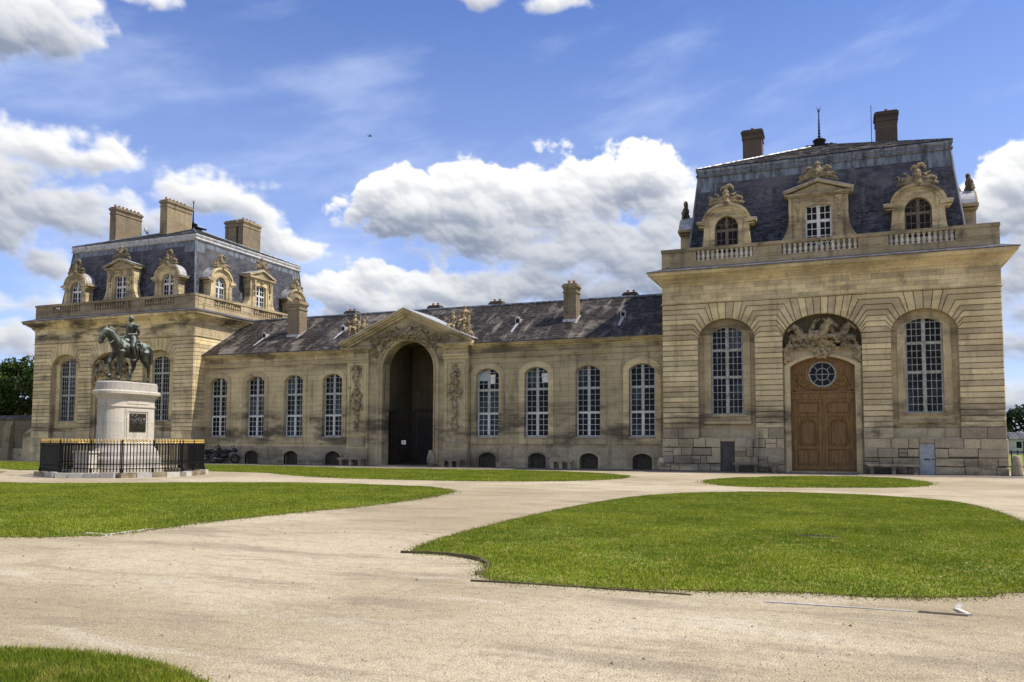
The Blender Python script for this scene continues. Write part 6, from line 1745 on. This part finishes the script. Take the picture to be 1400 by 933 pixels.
# daisies
dz = []
for (x0, x1, y0, y1, n) in ((-5.5, 2.8, 9.5, 25, 40), (-28, -12, 10, 24, 60)):
    p = np.stack([rg.uniform(x0, x1, n), rg.uniform(y0, y1, n)], 1)
    for q in p:
        if not (inside(q[None], LAWN_R)[0] or inside(q[None], LAWN_L)[0]): continue
        s_ = .014
        for i in range(4):
            a = PI / 2 * i; dz.append([(q[0], q[1], .075), (q[0] + s_ * math.cos(a), q[1] + s_ * math.sin(a), .08), (q[0] + s_ * math.cos(a + 1.3), q[1] + s_ * math.sin(a + 1.3), .08)])
tri_mesh('daisies', np.array(dz).reshape(-1, 3), 'paper', kind='stuff')


# ------------------------------------------------------------------ garden wall, trees, far right
BW = thing('garden_wall', 'old rubble garden wall with buttress left of the left pavilion', 'wall', (-59.6, 46.6, 0))
m = MB(); m.box(-26, -.02, 0, .5, 0, 3.35); m.build('masonry', 'oldwall', BW)
m = MB(); m.add([(-26, -.12, 3.35), (-.02, -.12, 3.35), (-.02, .25, 3.62), (-26, .25, 3.62), (-26, .62, 3.35), (-.02, .62, 3.35), (-26, -.12, 3.25), (-.02, -.12, 3.25)], [(0, 1, 2, 3), (3, 2, 5, 4), (6, 7, 1, 0)]); m.build('coping', 'slate_wing', BW)
m = MB()
m.box(-26, -.02, -.08, 0, 0, .95); m.build('wall_foot', 'stone_low', BW)
for x in (-2.9, -9, -15, -21):
    b = MB(); b.add([(x - .4, -.02, 0), (x + .4, -.02, 0), (x + .4, -.02, 3.2), (x - .4, -.02, 3.2), (x - .4, -.5, 0), (x + .4, -.5, 0), (x + .4, -.3, 2.7), (x - .4, -.3, 2.7)], [(4, 5, 6, 7), (7, 6, 2, 3), (0, 4, 7, 3), (5, 1, 2, 6)]); b.build('buttress', 'oldwall', BW)
b = MB(); b.add([(-.9, -.02, 0), (-.03, -.02, 0), (-.03, -.02, 2.9), (-.9, -.02, 2.3), (-.9, -.5, 0), (-.03, -.5, 0), (-.03, -.4, 2.6), (-.9, -.4, 2.1)], [(4, 5, 6, 7), (7, 6, 2, 3), (0, 4, 7, 3), (5, 1, 2, 6)]); b.build('buttress', 'stone_dress', BW)


def tree(name, x, y, h, rad, trunk_h, seed, mat, nleaf, leaf, label, group, flat=.8):
    r = np.random.default_rng(seed); rr = random.Random(seed)
    o = thing(name, label, 'tree', (x, y, 0), 0, group)
    m = MB(); limbs = []
    m.tube([(0, 0, 0), (.05, .02, trunk_h * .5), (0, 0, trunk_h), (.1, 0, h * .8)], [.05 * rad + .12, .04 * rad + .09, .035 * rad + .07, .03], 9)
    cl = []
    for i in range(11):
        a = 2.4 * i + rr.uniform(-.4, .4); z0 = trunk_h * rr.uniform(.6, 1.0) + (h - trunk_h) * .04 * i; L = rad * rr.uniform(.5, .95)
        e = (L * math.cos(a), L * math.sin(a), z0 + (h - trunk_h) * rr.uniform(.2, .6)); mid = (e[0] * .5, e[1] * .5, (z0 + e[2]) * .5 - .1)
        m.tube([(0, 0, z0), mid, e], [.10, .06, .02], 6); cl += [e, mid]
    m.build('trunk', 'bark', o)
    cs = []
    for i in range(44):
        d_ = r.normal(0, 1, 3); d_ /= np.linalg.norm(d_); q = d_ * r.uniform(.45, 1.0) ** .6 * np.array([rad, rad, (h - trunk_h) * .5 * flat + .2]); q[2] += trunk_h + (h - trunk_h) * .5; cs.append((q, rad * r.uniform(.16, .34)))
    V_ = []
    per = nleaf // len(cs)
    for q, s_ in cs:
        d_ = r.normal(0, 1, (per, 3)); d_ /= np.linalg.norm(d_, axis=1)[:, None]; p = q + d_ * (r.uniform(.3, 1.0, per) ** .5 * s_)[:, None] * np.array([1, 1, .75])
        u = r.normal(0, 1, (per, 3)); u /= np.linalg.norm(u, axis=1)[:, None]; w_ = np.cross(u, r.normal(0, 1, (per, 3))); w_ /= np.linalg.norm(w_, axis=1)[:, None]
        l = leaf * r.uniform(.6, 1.3, per)[:, None]
        V_.append(np.stack([p - u * l, p + w_ * l * .6, p + u * l], 1).reshape(-1, 3)); V_.append(np.stack([p - u * l, p + u * l, p - w_ * l * .6], 1).reshape(-1, 3))
    V_ = np.concatenate(V_); me_o = tri_mesh('crown', V_, mat); me_o.parent = o
    return o


tree('garden_tree', -68.5, 51.5, 9.6, 4.3, 2.2, 3, 'leaf', 16000, .16, 'bushy green tree behind the garden wall beside the left pavilion', 'trees behind the garden wall')
tree('garden_tree', -76.5, 55, 10.5, 4.6, 2.5, 5, 'leaf', 14000, .17, 'green tree farther left behind the garden wall', 'trees behind the garden wall')
tree('garden_tree', -63.9, 53.5, 7.0, 2.5, 1.4, 9, 'leaf', 8000, .14, 'small tree close against the left pavilion flank', 'trees behind the garden wall')
# far right: meadow, park trees, a low pale house, a dark railing
m = MB(); m.add([(7.9, 57, .006), (10.2, 52.0, .006), (90, 52, .006), (90, 300, .006), (7.9, 300, .006)], [(0, 1, 2, 3, 4)]); m.build('meadow', 'turf', kind='structure')
xs = [(23.5, 168, 'dark park tree nearest the right pavilion, above the far house'), (29.5, 165, 'dark park tree over the roof of the far house'), (37, 166, 'dark park tree behind far house, beyond its left third'), (45, 169, 'outermost dark park tree behind the far house')]
for i, (x, y, lb) in enumerate(xs):
    tree('park_tree', x, y, 7.6 + (i * 37 % 5) * .4, 4.6, 1.0, 60 + i, 'leaf_far', 4200, .30, lb, 'row of dark trees behind the far house', .95)
HS = thing('far_house', 'low pale far house with grey roof beyond the meadow', 'house', (31, 148, 0))
m = MB(); m.box(-6.5, 14, 0, 5, 0, 2.45); m.build('wall', 'plaster', HS)
m = MB(); m.add([(-6.8, -.3, 2.4), (14.3, -.3, 2.4), (14.3, 2.5, 3.5), (-6.8, 2.5, 3.5), (-6.8, 5.3, 2.4), (14.3, 5.3, 2.4)], [(0, 1, 2, 3), (3, 2, 5, 4), (0, 3, 4), (1, 5, 2)]); m.build('roof', 'slate_side', HS)
for i in range(8):
    m = MB(); x = -6.0 + i * 2.5; m.box(x, x + .9, -.03, .06, .9, 2.1); o = m.build('window', 'white', HS); m = MB(); m.box(x + .08, x + .82, -.045, -.028, .98, 2.02); m.build('pane', 'glass', o)
m = MB(); m.box(-5.0, -4.1, -.04, .02, .05, 2.1); m.build('door', 'darkdoor', HS)
RL = thing('park_railing', 'dark park railing on the grass beyond the right pavilion', 'railing', (9.3, 58.5, 0))
pk = MB(); pk.box(-.03, .03, -.02, .02, 0, 1.15); me = pk.mesh('picket', 'iron')
for i in range(70): put('picket', me, RL, (i * .34, i * .02, .02))
for z in (.12, 1.02):
    m = MB(); m.add([(0, -.03, z), (23.8, 1.37, z), (23.8, 1.37, z + .07), (0, -.03, z + .07), (0, .03, z), (23.8, 1.43, z), (23.8, 1.43, z + .07), (0, .03, z + .07)], [(0, 1, 2, 3), (4, 5, 6, 7), (3, 2, 6, 7), (0, 1, 5, 4)]); m.build('rail', 'iron', RL)
TB = thing('long_white_table', 'long white covered stand behind the park railing', 'table', (14.0, 63, 0))
m = MB(); m.box(-1.5, 9, 0, 1.0, .84, .95); m.build('top', 'white', TB)
lg = MB(); lg.box(-.05, .05, 0, .1, 0, .84); me = lg.mesh('leg', 'white')
for i in range(6): put('leg', me, TB, (-1.4 + i * 2.05, .1, 0)); put('leg', me, TB, (-1.4 + i * 2.05, .85, 0))
# a swift in the sky
bd = thing('flying_bird', 'small dark bird flying high in the blue sky', 'bird', (-50, 80, 36.9), .7)
s = Sculpt(); s.cap((-.16, 0, 0), (.16, 0, .02), .045, .06, 8); s.ball((.24, 0, .04), .05, 8, 5); s.cap((-.2, 0, 0), (-.38, 0, 0), .04, .02, 6)
put('body', s.fuse('body', 'bird', .02, 1), bd)
for g in (-1, 1):
    m = MB(); m.add([(.10, g * .03, .02), (.02, g * .3, .12), (-.14, g * .62, .05), (-.06, g * .3, .11), (-.1, g * .03, .02)], [(0, 1, 3, 4), (1, 2, 3)]); m.add([(.10, g * .03, .0), (.02, g * .3, .105), (-.14, g * .62, .045), (-.06, g * .3, .095), (-.1, g * .03, .0)], [(0, 1, 3, 4), (1, 2, 3)]); m.build('wing', 'bird', bd)
